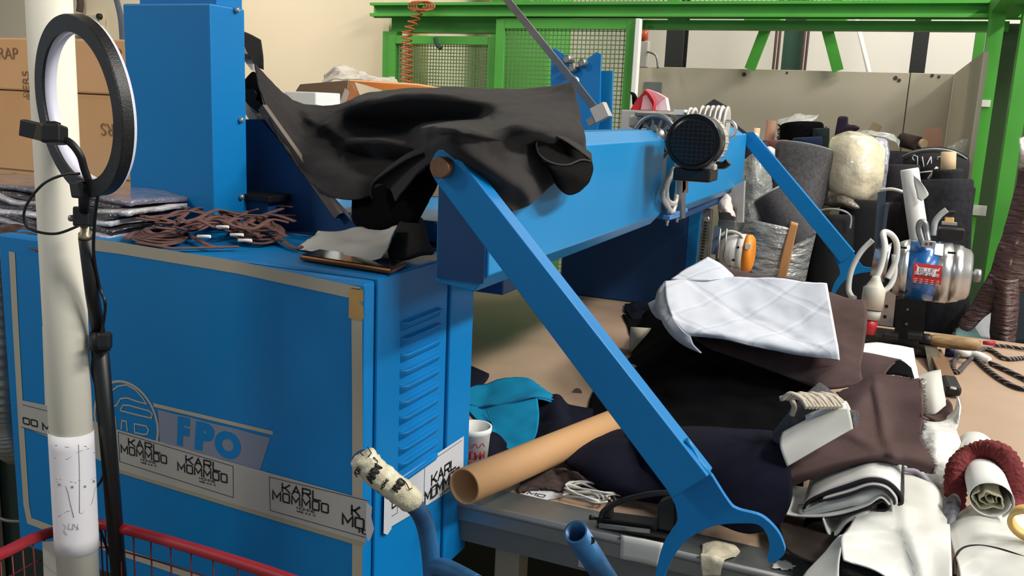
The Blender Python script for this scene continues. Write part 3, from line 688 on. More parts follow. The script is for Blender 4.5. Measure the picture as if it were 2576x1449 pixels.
# cables and brackets dropping in front of the beam under the motor
hd = thing('cutter_bracket', 'bracket with hoses and blue clamps hanging on the beam below the motor', 'bracket', P(1700, 540, 1.95))
xx = -.472
def bx(px, py, x=xx): return U(px, py, 'x', x)
for k, (q) in enumerate((((1695, 425), (1682, 455), (1676, 480), (1680, 505), (1697, 512), (1702, 490)), ((1690, 440), (1672, 470), (1667, 495), (1680, 520), (1690, 535), (1698, 515)))):
    MB().tube(spline([bx(*p) for p in q], 6), .006, 10).build('hose', alu, hd)
MB().prism([bx(1712, 450), bx(1712, 548), bx(1702, 548), bx(1702, 450)], (.012, 0, 0)).build('support_strip', steel, hd)
MB().prism([bx(1704, 440), bx(1720, 440), bx(1718, 484), bx(1704, 486)], (.012, 0, 0)).build('dark_block', brown, hd)
for (p, q2_) in (((1676, 548), (1704, 540)), ((1688, 539), (1722, 528))):
    MB().bar(bx(*p), bx(*q2_), .016, .009).build('blue_clamp', mat('clamp_blue', (72, 118, 172), .5), hd, bevel=.001)
for (px, py) in ((1679, 552), (1704, 544)):
    q = bx(px, py); MB().lathe(q, q - Z * .014, [(0, .004), (.006, .004), (.007, .0028), (.014, .0028)], 10).build('screw', alu, hd)
for px in (1680, 1706): MB().tube([bx(px, 485), bx(px - 1, 545)], .003, 8).build('rod', steel, hd)
# ================================================================ WHITE TUBE, RING LAMP, CARTS (near the camera, left)
wt = thing('paper_tube', 'tall white paper-wrapped tube standing in the red wire basket', 'tube', P(205, 1449, .80))
ta = P(95, -560, .80); tbm = P(203, 1560, .80)
L_ = (tbm - ta).length
wtm = mat('off_white_tube_paper', (236, 230, 212), .7, var=.05, vscale=5, bump=.15, bscale=14, bdist=.003)
MB().lathe(ta, tbm, [(0, .0255), (L_ * .5, .0262), (L_, .0262)], 40).build('tube', wtm, wt)
def on_tube(r):
    ax = (tbm - ta).normalized(); v = CAM - ta; v = (v - ax * v.dot(ax)).normalized(); s = ax.cross(v).normalized()
    return ax, v, s
ax, fv, sv = on_tube(0)
def wrap(t0, t1, a0, a1, r, name, m, skew=0.0, parent=wt):
    b = MB(); n = 20; mm = 8
    for i in range(mm + 1):
        for k in range(n + 1):
            an = a0 + (a1 - a0) * k / n; t = t0 + (t1 - t0) * i / mm + skew * (k / n - .5)
            b.v.append(ta + ax * t + fv * r * math.cos(an) + sv * r * math.sin(an))
    for i in range(mm):
        for k in range(n): b.f.append([i * (n + 1) + k, i * (n + 1) + k + 1, (i + 1) * (n + 1) + k + 1, (i + 1) * (n + 1) + k]); b.sm.append(True)
    return b.build(name, m, parent, solid=.0004)
def t_at(py):
    k = (P(119 + (203 - 119) * (py + 60) / 1620, py, .80) - ta).dot(ax); return k
ptn = wrap(t_at(1082), t_at(1380), -1.9, 1.9, .0272, 'pattern_sheet', mat('pattern_paper', (244, 240, 242), .75, var=.03), -.004)
pencil = mat('pencil_line', (150, 142, 144), .8)
def tubeline(pp, w=.0006):
    b = MB(); ps = []
    for (x, y) in pp:
        # nearest hit with the sheet's cylinder
        d = (P(x, y, .80) - CAM).normalized(); o = CAM - ta
        dd = d - ax * d.dot(ax); oo = o - ax * o.dot(ax); A = dd.dot(dd); B = 2 * dd.dot(oo); C = oo.dot(oo) - .0279 ** 2
        D = max(0, B * B - 4 * A * C); t = (-B - math.sqrt(D)) / (2 * A); ps.append(CAM + d * t)
    MB_ = MB().tube(ps, w / 2, 5); return MB_
mb = join([tubeline(q) for q in (((138, 1120), (170, 1125), (215, 1122), (238, 1140)), ((136, 1152), (170, 1155), (200, 1135), (225, 1128)),
        ((140, 1205), (180, 1212), (232, 1206)), ((142, 1212), (190, 1214), (236, 1210)), ((150, 1206), (200, 1208), (238, 1203)),
        ((166, 1222), (172, 1240), (178, 1270), (186, 1302)), ((198, 1118), (200, 1180), (200, 1290)), ((146, 1300), (170, 1285), (205, 1292), (232, 1265), (240, 1225)),
        ((160, 1318), (166, 1326), (160, 1336), (168, 1346)), ((174, 1316), (172, 1330), (180, 1332)), ((184, 1318), (182, 1334), (190, 1326), (186, 1318)), ((196, 1318), (192, 1334), (198, 1332), (195, 1325)))])
mb.build('pencil_drawing', pencil, ptn)
dots = MB()
for (x, y) in ((149, 1219), (182, 1225), (214, 1224), (236, 1211)): dots.add(*(lambda q: (q.v, q.f))(tubeline(((x - 2, y - 2), (x + 2, y - 2), (x + 2, y + 2), (x - 2, y + 2), (x - 2, y - 2)), .001)))
dots.build('pattern_dots', pencil, ptn)
def flapf(t0, t1, w, nm):
    s0 = ta + ax * t0; s1 = ta + ax * t1; side = -CR if True else sv
    e = [s0 + side * .026, s0 + side * (.026 + w), s1 + side * (.028 + w), s1 + side * .026]
    MB().add(e, [(0, 1, 2, 3)]).build(nm, wtm, wt, solid=.0008)
flapf(t_at(1362), t_at(1560), .020, 'loose_flap'); flapf(t_at(822), t_at(1020), .004, 'loose_edge')
# ---- ring lamp
rl = thing('ring_lamp', 'black ring lamp with phone clamp on a black tripod pole', 'lamp', P(290, 1449, .86))
RY = .74
rc = P(191, 270, RY)
al_ = math.radians(-9); up_ = (CU * math.cos(al_) + CR * math.sin(al_))
vw = (rc - CAM).normalized(); rg = vw.cross(up_).normalized(); up_ = (up_ - vw * up_.dot(vw)).normalized()
axv = vw * .42 + rg * .91; axv = (axv - up_ * axv.dot(up_)).normalized()
r0 = (P(190, 43, RY) - P(190, 497, RY)).length / 2
ri = r0 * .82; th = .0165
carbon = mat('black_carbon_print', (40, 40, 40), .38, var=.5, vscale=300, bump=.3, bscale=700)
led = mat('white_diffuser', (226, 224, 240), .35)
MB().lathe(rc, rc + axv, [(0, ri), (0, r0), (.002, r0 + .0008), (th - .003, r0 + .0008), (th - .003, r0 - .003), (th - .003, ri + .004), (.004, ri + .001)], 128, smooth=False, closedprof=True).build('ring_housing', carbon, rl)
MB().lathe(rc, rc + axv, [(.0035, ri + .001), (.0035, ri - .0008), (th, ri - .0008), (th + .001, ri + .002), (th + .001, r0 - .001), (th - .003, r0 + .001)], 96, cap=False).build('diffuser', led, rl)
c = P(213, 462, RY + .01); d = P(213, 520, RY + .02)
MB().obox(P(212, 475, RY + .012), axv * .011, axv.cross(up_) * .014, up_ * .010).build('ring_base', black_pl, rl, bevel=.003)
MB().tube([P(211, 485, RY + .01), P(212, 530, RY + .02)], .006, 14).build('ball_joint', black_mt, rl)
MB().obox(P(211, 545, .765), CR * .0095, CF * .009, CU * .0115).build('tilt_head', black_pl, rl, bevel=.002)
a = P(176, 549, .765); MB().lathe(a, P(198, 549, .765), [(0, .003), (.001, .004), (.006, .004), (.0065, .002), (.012, .002)], 14).build('tilt_knob', steel, rl)
MB().lathe(P(213, 565, .77), P(214, 600, .775), [(0, .005), (.012, .005), (.013, .0075), (.018, .0075)], 16).build('metal_collar', mat('brass_steel', (170, 158, 132), .3, .8), rl)
MB().tube([P(215, 598, .775), P(232, 740, .80), P(252, 862, .82)], .0082, 16).build('upper_pole', black_pl, rl)
MB().tube([P(248, 840, .818), P(278, 1180, .85), P(303, 1500, .88)], .0108, 16).build('lower_pole', black_pl, rl)
a = P(252, 858, .815); MB().lathe(a - CU * .012, a + CU * .012, [(0, .0125), (.024, .0125)], 16).build('clamp_collar', black_pl, rl)
MB().obox(P(264, 857, .80), CR * .008, CF * .006, CU * .010).build('clamp_knob', black_pl, rl, bevel=.003)
# gooseneck and phone clamp
MB().tube(spline([(222, 452, .745), (212, 425, .74), (202, 392, .735), (180, 362, .73), (152, 345, .725)], 8), .0042, 12).build('gooseneck', black_pl, rl)
MB().obox(P(137, 338, .72), CR * .0105, CF * .012, CU * .0105).build('phone_clamp_block', black_mt, rl, bevel=.003)
MB().obox(P(135, 314, .72), CR * .005, CF * .006, CU * .003).build('clamp_slider', black_mt, rl)
pl = [P(x, y, .715) for x, y in ((50, 300), (118, 316), (106, 356), (46, 341))]
MB().prism(pl, (0, .008, 0)).build('clamp_jaw', black_mt, rl, bevel=.001)
MB().prism([P(x, y, .7145) for x, y in ((92, 310), (118, 316), (106, 356), (84, 350))], (0, .0085, 0)).build('clamp_pad', mat('bronze_rubber', (74, 60, 34), .5), rl)
MB().tube(spline([(200, 437, .735), (160, 440, .73), (110, 462, .72), (70, 510, .715), (60, 550, .715), (80, 578, .72), (140, 588, .735), (198, 568, .755)], 8), .0016, 8).build('cable', black_pl, rl)
MB().tube(spline([(246, 492, .75), (238, 560, .76), (236, 640, .78), (250, 720, .80), (264, 760, .80), (262, 800, .81), (255, 840, .81)], 8), .0019, 8).build('cable', black_pl, rl)
MB().tube(spline([(240, 870, .83), (232, 930, .84), (246, 1000, .85), (262, 1180, .85), (236, 1240, .86), (246, 1310, .87), (262, 1360, .87), (285, 1420, .87)], 8), .0019, 8).build('cable', black_pl, rl)
# ---- red wire basket (shopping trolley)
redm = mat('dark_red_plastic', (168, 36, 48), .4, var=.2)
bk = thing('wire_basket', 'red-rimmed wire trolley basket at the bottom left corner', 'basket', P(250, 1449, .84))
rim = spline([P(-140, 1455, .62), P(0, 1395, .70), P(110, 1345, .79), P(235, 1322, .865), P(300, 1328, .868), P(480, 1378, .85), P(720, 1455, .82), P(900, 1530, .80)], 8)
MB().tube(rim, .0075, 14).build('rim', redm, bk)
bw = MB()
rimz = rim
for k in range(2, len(rim) - 1, 2):
    p = rim[k]; bw.tube([p - Z * .004, p - Z * .22], .0012, 6)
for dz in (.035, .12, .2): bw.tube([p - Z * dz for p in rim], .0012, 6)
bw.build('wires', mat('dark_red_wire', (96, 28, 34), .4, .3), bk)
tag(MB().box((-.78, .87, 1.0 - .10), (-.63, .93, 1.0 - .05)).build('dark_bag', navy, bevel=.01), 'dark folded cloth lying in the red wire basket', 'cloth') if False else None
# ---- blue trolley handle wrapped in printed tape, second open blue pipe
trol = thing('blue_trolley', 'scuffed blue tubular trolley with a tape-wrapped handle and an open pipe end', 'trolley', P(1200, 1449, .75))
scuff = mat('scuffed_blue_pipe', (44, 104, 152), .4, .2, c2=(30, 62, 98), vscale=22, bump=.2, bscale=60)
hp = spline([P(905, 1150, .60), P(960, 1215, .62), P(1030, 1262, .645), P(1062, 1300, .655), P(1080, 1370, .66), P(1088, 1470, .66), P(1090, 1600, .66)], 8)
MB().tube(hp, .0082, 20).build('handle_pipe', scuff, trol)
wrapm = mat('yellowed_wrapped_tape', (216, 208, 178), .42, var=.12, vscale=40, bump=.9, bscale=55, bdist=.006, coat=.4)
wp_ = spline([P(908, 1142, .60), P(935, 1180, .605), P(985, 1220, .62), P(1040, 1262, .645)], 10)
rr_ = [(.0115 + .0018 * noise.noise(Vector((k * .8, 0, 3)))) * (1 if 1 < k < len(wp_) - 2 else .8) for k in range(len(wp_))]
rr_[0] = .007; rr_[-1] = .0092
wr_ = MB().tube(wp_, rr_, 28)
for i, v in enumerate(wr_.v): wr_.v[i] = v + Vector((noise.noise(v * 90), noise.noise(v * 90 + X), noise.noise(v * 90 + Y))) * .0012
wrp = wr_.build('tape_wrap', wrapm, trol)
b = MB()
def hit_wrap(px, py):
    d = (P(px, py, .6) - CAM).normalized(); best = None
    for k in range(len(wp_) - 1):
        a = wp_[k]; e = (wp_[k + 1] - a).normalized(); o = CAM - a; dd = d - e * d.dot(e); oo = o - e * o.dot(e)
        A = dd.dot(dd); B = 2 * dd.dot(oo); C = oo.dot(oo) - .0128 ** 2; D = B * B - 4 * A * C
        if D < 0: continue
        t = (-B - math.sqrt(D)) / (2 * A); h = CAM + d * t
        if -.006 < (h - a).dot(e) < .012 and (best is None or t < best): best = t
    return CAM + d * best if best else None
def wstroke(pp, w):
    ps = [hit_wrap(*q) for q in pp]; ps = [q for q in ps if q is not None]
    if len(ps) > 1: b.tube(ps, w, 5)
def on_wrap_text(txt, x, y, ang, h, wd, w):
    ca, sa = math.cos(ang), math.sin(ang); cx = 0
    for ch in txt:
        for st in STK.get(ch, []):
            q = []
            for i in range(len(st) - 1):
                for t in (0, .34, .67): q.append((st[i][0] + (st[i + 1][0] - st[i][0]) * t, st[i][1] + (st[i + 1][1] - st[i][1]) * t))
            q.append(st[-1])
            wstroke([(x + (cx + p[0] * wd) * ca + p[1] * h * sa, y + (cx + p[0] * wd) * sa - p[1] * h * ca) for p in q], w)
        cx += wd * 1.25
on_wrap_text('AMM', 936, 1216, -1.0, 20, 13, .0011)
on_wrap_text('FOR', 898, 1200, -1.0, 12, 6, .0005)
on_wrap_text('MMO', 1000, 1238, -.9, 16, 9, .0009)
on_wrap_text('HOMME', 962, 1232, -1.0, 6, 5, .0004)
for q in (((905, 1118), (912, 1130), (906, 1138), (914, 1146)), ((925, 1124), (934, 1140), (926, 1150)), ((940, 1150), (950, 1160), (944, 1176), (930, 1186)), ((1012, 1206), (1022, 1216), (1030, 1232), (1036, 1228))): wstroke(q, .0005)
b.build('wrap_print', ink, wrp)
MB().tube(spline([P(1092, 1425, .66), P(1130, 1432, .65), P(1200, 1470, .63)], 6), .008, 16).build('cross_pipe', scuff, trol)
pa = P(1448, 1338, .62); pb = P(1552, 1500, .70)
ln = (pb - pa).length
MB().lathe(pa, pb, [(0, .0078), (0, .0098), (ln, .0098), (ln, .0078)], 28, closedprof=True).build('open_pipe', scuff, trol)
q = pa + (pb - pa).normalized() * .012 + CR * .0085 - CF * .004
MB().lathe(q, q - CF * .001, [(0, .003), (.001, .003)], 12).build('pin_hole', black_pl, trol)
MB().tube(spline([P(1552, 1500, .70), P(1350, 1560, .66), P(1200, 1470, .63)], 6), .008, 12).build('lower_pipe', scuff, trol)
# ================================================================ LEFT: boxes, garments, duct
def carton(name, x0, x1, y0, y1, z0, z1, label, m=cardboard, group=None):
    t = thing(name, label, 'box', ((x0 + x1) / 2, (y0 + y1) / 2, z0), group)
    MB().box((x0, y0, z0), (x1, y1, z1)).build('carton', m, t, bevel=.004); return t
c1 = P(-120, 475, 1.46); zt1 = P(0, 95, 1.46).z; xr1 = -1.44
bxs = carton('cardboard_box', -2.35, xr1, 1.46, 1.62, 1.263, P(0, 226, 1.46).z, 'lower large cardboard box on the blue deck behind the ring lamp')
zmid = P(0, 226, 1.46).z
bx2 = carton('cardboard_box', -2.36, xr1 + .01, 1.455, 1.62, zmid + .001, zt1, 'upper large cardboard box stacked behind the ring lamp')
printm = mat('faded_box_print', (142, 108, 76), .9)
def boxtext(txt, px, py, hpx, parent, y=1.4535, u=X, v=Z, sx=1.0, rot=0):
    o = P(px, py, y); h = (P(px, py - hpx, y) - o).length
    if rot: u = Vector((math.cos(rot), 0, math.sin(rot))); v = Vector((-math.sin(rot), 0, math.cos(rot)))
    text_mesh(txt, h, o, u, v, 0, sx).build('box_print', printm, parent)
boxtext('RAP', -6, 148, 30, bx2, 1.4535)
boxtext('PERS', 75, 248, 24, bx2, 1.4535, rot=math.pi / 2)
boxtext('P', 290, 150, 30, bx2)
text_mesh('RS', .027, P(286, 312, 1.4585), -X, -Z).build('box_print', printm, bxs)
boxtext('S', 2, 474, 30, bxs, 1.4585)
for px, py in ((0, 420),):
    MB().box((-2.34, 1.4575, P(0, 422, 1.46).z - .001), (xr1, 1.4595, P(0, 422, 1.46).z + .001)).build('crease', printm, bxs)
# stack of garments in clear bags
gcol = [((186, 184, 196), .22), (( 44, 40, 48), .3), ((236, 236, 242), .2), ((54, 48, 56), .3), ((224, 220, 222), .2), ((70, 60, 60), .3), ((140, 138, 156), .25), ((88, 80, 96), .3)]
glab = ['bottom', 'second from the bottom', 'third from the bottom', 'fourth from the bottom', 'fifth from the bottom', 'sixth from the bottom', 'topmost', 'top']
for i in range(7):
    z = 1.272 + i * .0086; (cc, ro) = gcol[i]; sh = .012 * math.sin(i * 2.1)
    m = mat('bagged_garment_%s' % ['grey', 'black', 'white', 'charcoal', 'pale', 'dark_brown', 'lilac', 'plum'][i], cc, ro, var=.5, vscale=22, bump=1.0, bscale=34, bdist=.012, coat=1.0)
    rows = []
    for a_, yy in ((-1.42, 0), (-1.36, 0), (-1.28, 0), (-1.2, 0)):
        pass
    y0 = 1.03 + .008 * i; rows = [[Vector((x + sh, y0 + (y1), z + .004 * math.sin(x * 40 + i) + .006 * (x < -1.4) - (.03 if x < -1.42 else 0) * (i < 4) * ((-1.42 - x) / .1))) for x in (-1.56 + .015 * (i % 3), -1.46, -1.38, -1.30, -1.22, -1.13 - .01 * (i % 2))] for y1 in (0, .02, .07, .13)]
    rows[0] = [v - Z * .002 for v in rows[0]]
    o = sheet('bagged_garment', rows, m, .0075, 5, .003, 18, None, 0, i)
    tag(o, 'bagged glossy garment, %s of the stack by the tall blue box' % glab[i], 'garment', 'bagged garments stacked on the cabinet')
rows = [[(-10, 600, .98), (40, 620, .98), (80, 628, .97), (110, 640, .97)], [(-10, 585, 1.0), (40, 592, 1.0), (80, 600, .99), (110, 610, .99)], [(0, 570, 1.03), (50, 570, 1.03), (90, 578, 1.03), (120, 590, 1.03)]]
o = sheet('patterned_garment', rows, mat('dark_floral_fabric', (96, 66, 52), .4, c2=(24, 18, 18), vscale=60, bump=.6, bscale=60, coat=.6), .008, 5, .004)
tag(o, 'dark brown glossy garment sagging off the left end of the cabinet', 'garment')
# ribbed duct
pts = spline([P(-25, 560, 1.05), P(-5, 700, 1.05), P(2, 850, 1.05), P(8, 1000, 1.06), P(14, 1060, 1.08), P(28, 1115, 1.10), P(40, 1128, 1.14)], 26)
rr = [.031 if k % 4 < 2 else .027 for k in range(len(pts))]
tag(MB().tube(pts, rr, 18).build('flexible_duct', mat('silver_duct', (170, 168, 160), .35, .6, var=.3, vscale=30)), 'ribbed silver flexible duct beside the left end of the blue cabinet', 'duct')
tag(MB().tube(spline([(-10, 1300, 1.2), (20, 1310, 1.2), (60, 1312, 1.2)], 4), .004, 8).build('grey_cable', steel), 'thin grey cable in the dark left of the cabinet', 'cable')
o = MB().box((-2.3, 1.35, .3), (-1.33, 1.9, .70)).build('dark_green_crate', mat('dark_green_plastic', (34, 50, 42), .6), bevel=.01)
tag(o, 'dark green crate under the table left of the cabinet', 'crate')
# ================================================================ ON THE CABINET: laces, paper, phone
lm = mat('brown_lace', (112, 78, 72), .8, var=.25, vscale=80, bump=.4, bscale=400)
random.seed(11); b = MB(); ZC = 1.272
def lace(pp, z0, amp, closed=False, r=.0052):
    ps = []
    for i, (x, y) in enumerate(pp):
        q = T(x, min(y, 630), ZC); ps.append(Vector((q.x, max(q.y, .995), ZC + z0 + amp * (.5 + .5 * math.sin(i * 1.9 + z0 * 400)))))
    b.tube(spline(ps, 7, closed), r, 8, closed, flat=.34, up=Z)
for k in range(7):      # oval coil on the right
    lace([(648 + (62 - k * 6) * math.cos(a) + random.uniform(-3, 3), 594 + (26 - k * 2.6) * math.sin(a)) for a in [j * .785 for j in range(8)]], .004 + .003 * k, .004, True)
for k in range(5):      # oval coil at the back
    lace([(560 + (50 - k * 7) * math.cos(a) + random.uniform(-3, 3), 560 + (22 - k * 3) * math.sin(a)) for a in [j * .785 for j in range(8)]], .012 + .004 * k, .006, True)
for k in range(6):
    lace([(400 + (64 - k * 7) * math.cos(a), 607 + (15 - k * 1.5) * math.sin(a)) for a in [j * .785 for j in range(8)]], .003 + .0025 * k, .003, True)
for k in range(16):     # long sweeping strands
    x0 = random.uniform(330, 480); x1 = random.uniform(560, 750); n = 6; ya = random.uniform(585, 622); yb = random.uniform(570, 622); d = random.uniform(-34, 20)
    lace([(x0 + (x1 - x0) * t / n, ya + (yb - ya) * t / n + d * math.sin(math.pi * t / n) + random.uniform(-5, 5)) for t in range(n + 1)], random.uniform(.006, .026), .012)
lace([(318, 612), (340, 592), (400, 584), (470, 600), (520, 625), (560, 630)], .004, .003); lace([(340, 620), (380, 630), (440, 632), (530, 630), (600, 628)], .003, .002)
lace([(690, 600), (715, 618), (745, 630), (760, 634)], .003, .004)
tag(b.build('lace_bundle', lm), 'tangled bundle of flat brown laces lying on top of the blue cabinet', 'laces')
for (px, py) in ((580, 590), (545, 570), (600, 604), (497, 594)):
    c = T(px, py, ZC + .03); tag(MB().tube([c, c + Vector((.02, .003, .001))], .0022, 8).build('lace_clip', paper), ('small white plastic tip at the centre of the brown laces', 'small white plastic tip highest in the brown laces', 'small white plastic tip rightmost in the brown laces', 'small white plastic tip leftmost in the brown laces')[((580, 545, 600, 497).index(px))], 'clip', 'white tips among the laces')
rows = [[(742, 628, 1.12), (800, 632, 1.10), (860, 640, 1.08), (920, 655, 1.06), (958, 650, 1.06)],
        [(760, 612, 1.15), (810, 618, 1.14), (870, 612, 1.13), (930, 622, 1.10), (975, 628, 1.09)],
        [(785, 596, 1.19), (830, 590, 1.19), (885, 600, 1.17), (940, 596, 1.16), (985, 600, 1.14)],
        [(800, 578, 1.22), (850, 582, 1.22), (905, 570, 1.22), (950, 580, 1.20), (1000, 566, 1.18)]]
o = sheet('paper_label', rows, paper_g, .0006, 6, .002, 30); tag(o, 'crumpled grey-white sheet of paper beside the phone on the cabinet', 'paper')
ph = thing('mobile_phone', 'dark mobile phone with bronze edge lying on the cabinet', 'phone', T(890, 670, 1.272))
q = [T(753, 655, 1.2715), T(985, 692, 1.2715), T(1022, 672, 1.2715), T(800, 641, 1.2715)]
MB().prism(q, (0, 0, .0085)).build('phone_body', mat('bronze_edge', (120, 76, 44), .3, .8), ph, bevel=.003)
qc = sum(q, Vector()) / 4; q2 = [qc + (p - qc) * .95 + Z * .0087 for p in q]
MB().prism(q2, (0, 0, .0004)).build('screen', mat('phone_glass', (10, 10, 11), .12, coat=.5), ph)
# ================================================================ BLACK CLOTH OVER THE MACHINE
xb = -.466
rows = [
 [(640, 162, 1.4), (700, 222, 1.45), (760, 262, 1.56), (850, 262, 1.56), (930, 236, 1.60), (1060, 222, 1.62), (1230, 224, 1.64), (1340, 222, 1.62), (1444, 210, 1.56)],
 [(648, 200, 1.38), (700, 262, 1.4), (770, 300, 1.46), (850, 282, 1.52), (930, 256, 1.45), (1060, 240, 1.38), (1200, 254, 1.36), (1340, 262, 1.40), (1455, 268, 1.46)],
 [(662, 250, 1.36), (705, 310, 1.37), (770, 352, 1.41), (842, 306, 1.47), (915, 302, 1.52), (1030, 300, 1.52), (1170, 300, 1.44), (1320, 312, 'b', .02), (1468, 330, 'b', .01)],
 [(675, 290, 1.333), (715, 360, 1.34), (790, 378, 1.385), (862, 346, 1.44), (930, 342, 1.46), (1030, 332, 1.48), (1120, 318, 'b', .022), (1262, 350, 'b', .004), (1474, 372, 'b', .014)],
 [(694, 332, 1.328), (740, 392, 1.333), (815, 388, 1.365), (868, 364, 1.42), (960, 354, 1.33), (1045, 366, 1.30), (1112, 340, 'b', .024), (1210, 345, 'b', .028), (1478, 410, 'b', .022)],
 [(718, 372, 1.322), (762, 432, 1.326), (838, 420, 1.325), (892, 392, 1.42), (970, 400, 1.40), (1050, 392, 1.35), (1094, 364, 'b', .022), (1222, 395, 'b', .030), (1400, 455, 'b', .004)],
 [(760, 430, 1.318), (800, 468, 1.3), (880, 448, 1.29), (935, 440, 1.33), (990, 424, 1.36), (1056, 410, 1.27), (1100, 384, 'b', .018), (1250, 440, 'b', .020), (1345, 505, 'b', .016)],
 [(806, 486, 1.305), (850, 500, 1.265), (905, 500, 1.25), (940, 490, 1.275), (985, 470, 1.29), (1046, 440, 1.22), (1104, 404, 'b', .012), (1210, 450, 'b', .006), (1288, 532, 'b', .008)],
]
folds = [([(745, 258), (785, 300), (835, 322), (866, 352), (862, 378)], .026, 40, 13),
         ([(872, 350), (930, 350), (1000, 362), (1066, 380)], .022, 20, 14),
         ([(790, 272), (870, 264), (960, 242), (1060, 228), (1160, 240), (1280, 285), (1370, 330)], .034, 26, 40),
         ([(1085, 350), (1140, 327), (1190, 320), (1240, 342), (1278, 395), (1312, 450), (1335, 500)], .020, 36, 20),
         ([(720, 372), (770, 352), (800, 330), (824, 326)], .012, 26, 14)]
dc = sheet('draped_cloth', rows, blackcloth, .0025, 12, .003, 22, creases=folds)
tag(dc, 'large black cloth draped in folds over the blue beam and its cradle', 'cloth')
# dangling pieces of the same cloth
rows = [[(606, 76, 1.45), (630, 86, 1.45), (656, 100, 1.45)], [(612, 110, 1.44), (636, 124, 1.44), (662, 140, 1.44)], [(636, 158, 1.43), (646, 168, 1.43), (664, 176, 1.43)]]
sheet('raised_corner', [[pt(p) for p in r] for r in rows], blackcloth, .002, 5, .002, 20, dc)
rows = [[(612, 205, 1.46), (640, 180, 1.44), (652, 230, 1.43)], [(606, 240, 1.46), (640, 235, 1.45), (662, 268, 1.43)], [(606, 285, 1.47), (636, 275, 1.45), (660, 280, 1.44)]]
sheet('under_fold', rows, jet, .002, 5, .002, 20, dc)  # same cloth in a blacker colour, shade under the fold painted in
rows = [[(1085, 374, 1.15), (1092, 360, 1.18), (1112, 372, 1.15), (1110, 392, 1.12)], [(1010, 408, 1.18), (1020, 392, 1.21), (1046, 410, 1.19), (1046, 440, 1.15)],
        [(940, 462, 1.20), (952, 446, 1.23), (990, 466, 1.21), (1000, 500, 1.17)], [(934, 500, 1.21), (944, 462, 1.25), (976, 468, 1.23), (998, 505, 1.19)]]
sheet('rolled_fold', rows, blackcloth, .0025, 7, .0015, 25, dc)
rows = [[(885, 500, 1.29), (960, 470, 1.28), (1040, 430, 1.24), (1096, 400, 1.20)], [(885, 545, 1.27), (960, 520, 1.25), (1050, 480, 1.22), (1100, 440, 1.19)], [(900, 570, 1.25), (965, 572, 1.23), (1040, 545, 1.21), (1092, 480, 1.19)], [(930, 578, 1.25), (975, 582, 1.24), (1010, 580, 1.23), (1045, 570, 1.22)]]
sheet('hanging_fold', rows, jet, .003, 6, .004, 18, dc)  # same cloth again, the shade of the hollow put into its black
# curled hem at the right end: the cloth rolls under itself and opens towards the camera
def hx(x, y, dx): return U(x, y, 'x', xb + dx)
rows = [[hx(1350, 348, .006), hx(1374, 331, .010), hx(1410, 346, .012), hx(1450, 372, .014), hx(1486, 402, .012)],
        [hx(1347, 372, .004), hx(1380, 372, .000), hx(1418, 388, .002), hx(1455, 408, .020), hx(1490, 428, .018)],
        [hx(1362, 402, .010), hx(1392, 418, .018), hx(1424, 430, .026), hx(1456, 446, .030), hx(1482, 456, .018)],
        [hx(1384, 425, .006), hx(1402, 468, .014), hx(1426, 489, .018), hx(1452, 484, .016), hx(1470, 470, .010)]]
sheet('dark_hem', rows, mat('black_cotton_shaded', (20, 19, 19), .95, spec=.05), .003, 7, .001, 25, dc)  # cotton darkened so the shade inside the curl sits in its colour
MB().tube(spline([hx(1372, 332, .013), hx(1352, 348, .011), hx(1350, 376, .012), (hx(1366, 398, .016)), hx(1396, 412, .020), hx(1430, 414, .026), hx(1462, 402, .026), hx(1486, 405, .018)], 7), .0014, 6).build('hem_edge', blackcloth, dc)
rows = [[hx(1370, 330, .008), hx(1420, 344, .008), hx(1486, 385, .008)], [hx(1372, 334, .016), hx(1415, 350, .018), hx(1488, 404, .018)]]
sheet('hem_roll', rows, blackcloth, .002, 6, .001, 25, dc)
c = P(628, 262, 1.445)
# grey bag beside the beam end on the cabinet
rows = [[(1000, 600, 1.20), (1010, 560, 1.22), (1040, 545, 1.24), (1062, 552, 1.25)], [(975, 632, 1.16), (1000, 620, 1.17), (1050, 600, 1.18), (1075, 605, 1.20)], [(990, 655, 1.13), (1020, 650, 1.13), (1060, 640, 1.15), (1092, 636, 1.18)]]
o = sheet('dark_fabric_scrap', rows, mat('black_mesh_fabric', (40, 38, 36), .9, var=.5, vscale=200), .006, 6, .003); tag(o, 'dark mesh fabric scrap between the phone and the beam end', 'fabric')
# ---- behind the cloth: open carton, small box, plastic
cy = 2.05
ob = thing('open_carton', 'open cardboard carton with lifted flaps behind the black cloth', 'box', P(880, 300, cy))
z0 = 1.263
xa = P(772, 262, cy).x; xb_ = P(1110, 262, cy).x; zf = P(900, 252, cy).z
MB().box((xa, cy, z0), (xb_, cy + .28, zf - .0)).build('carton_body', cardboard, ob)
MB().prism([P(742, 232, cy - .06), P(755, 212, cy - .10), P(876, 202, cy - .06), P(862, 268, cy + .0), P(760, 268, cy)], (0, .004, 0)).build('front_flap', cardboard, ob)
MB().prism([P(876, 202, cy - .06), P(890, 206, cy), P(905, 244, cy + .10), P(862, 270, cy), (P(855, 268, cy))], (0, .004, 0)).build('inner_flap', mat('cardboard_dark_side', (150, 104, 68), .85), ob)
MB().prism([P(884, 204, cy + .02), P(1050, 214, cy + .2), P(1110, 224, cy + .28), P(960, 226, cy + .16)], (0, 0, .004)).build('rear_flap', cardboard, ob)
MB().prism([P(868, 222, cy - .07), P(878, 232, cy - .07), P(866, 268, cy - .07), P(850, 270, cy - .07)], (0, .001, 0)).build('clear_tape', mat('clear_tape', (206, 196, 186), .2, coat=1), ob)
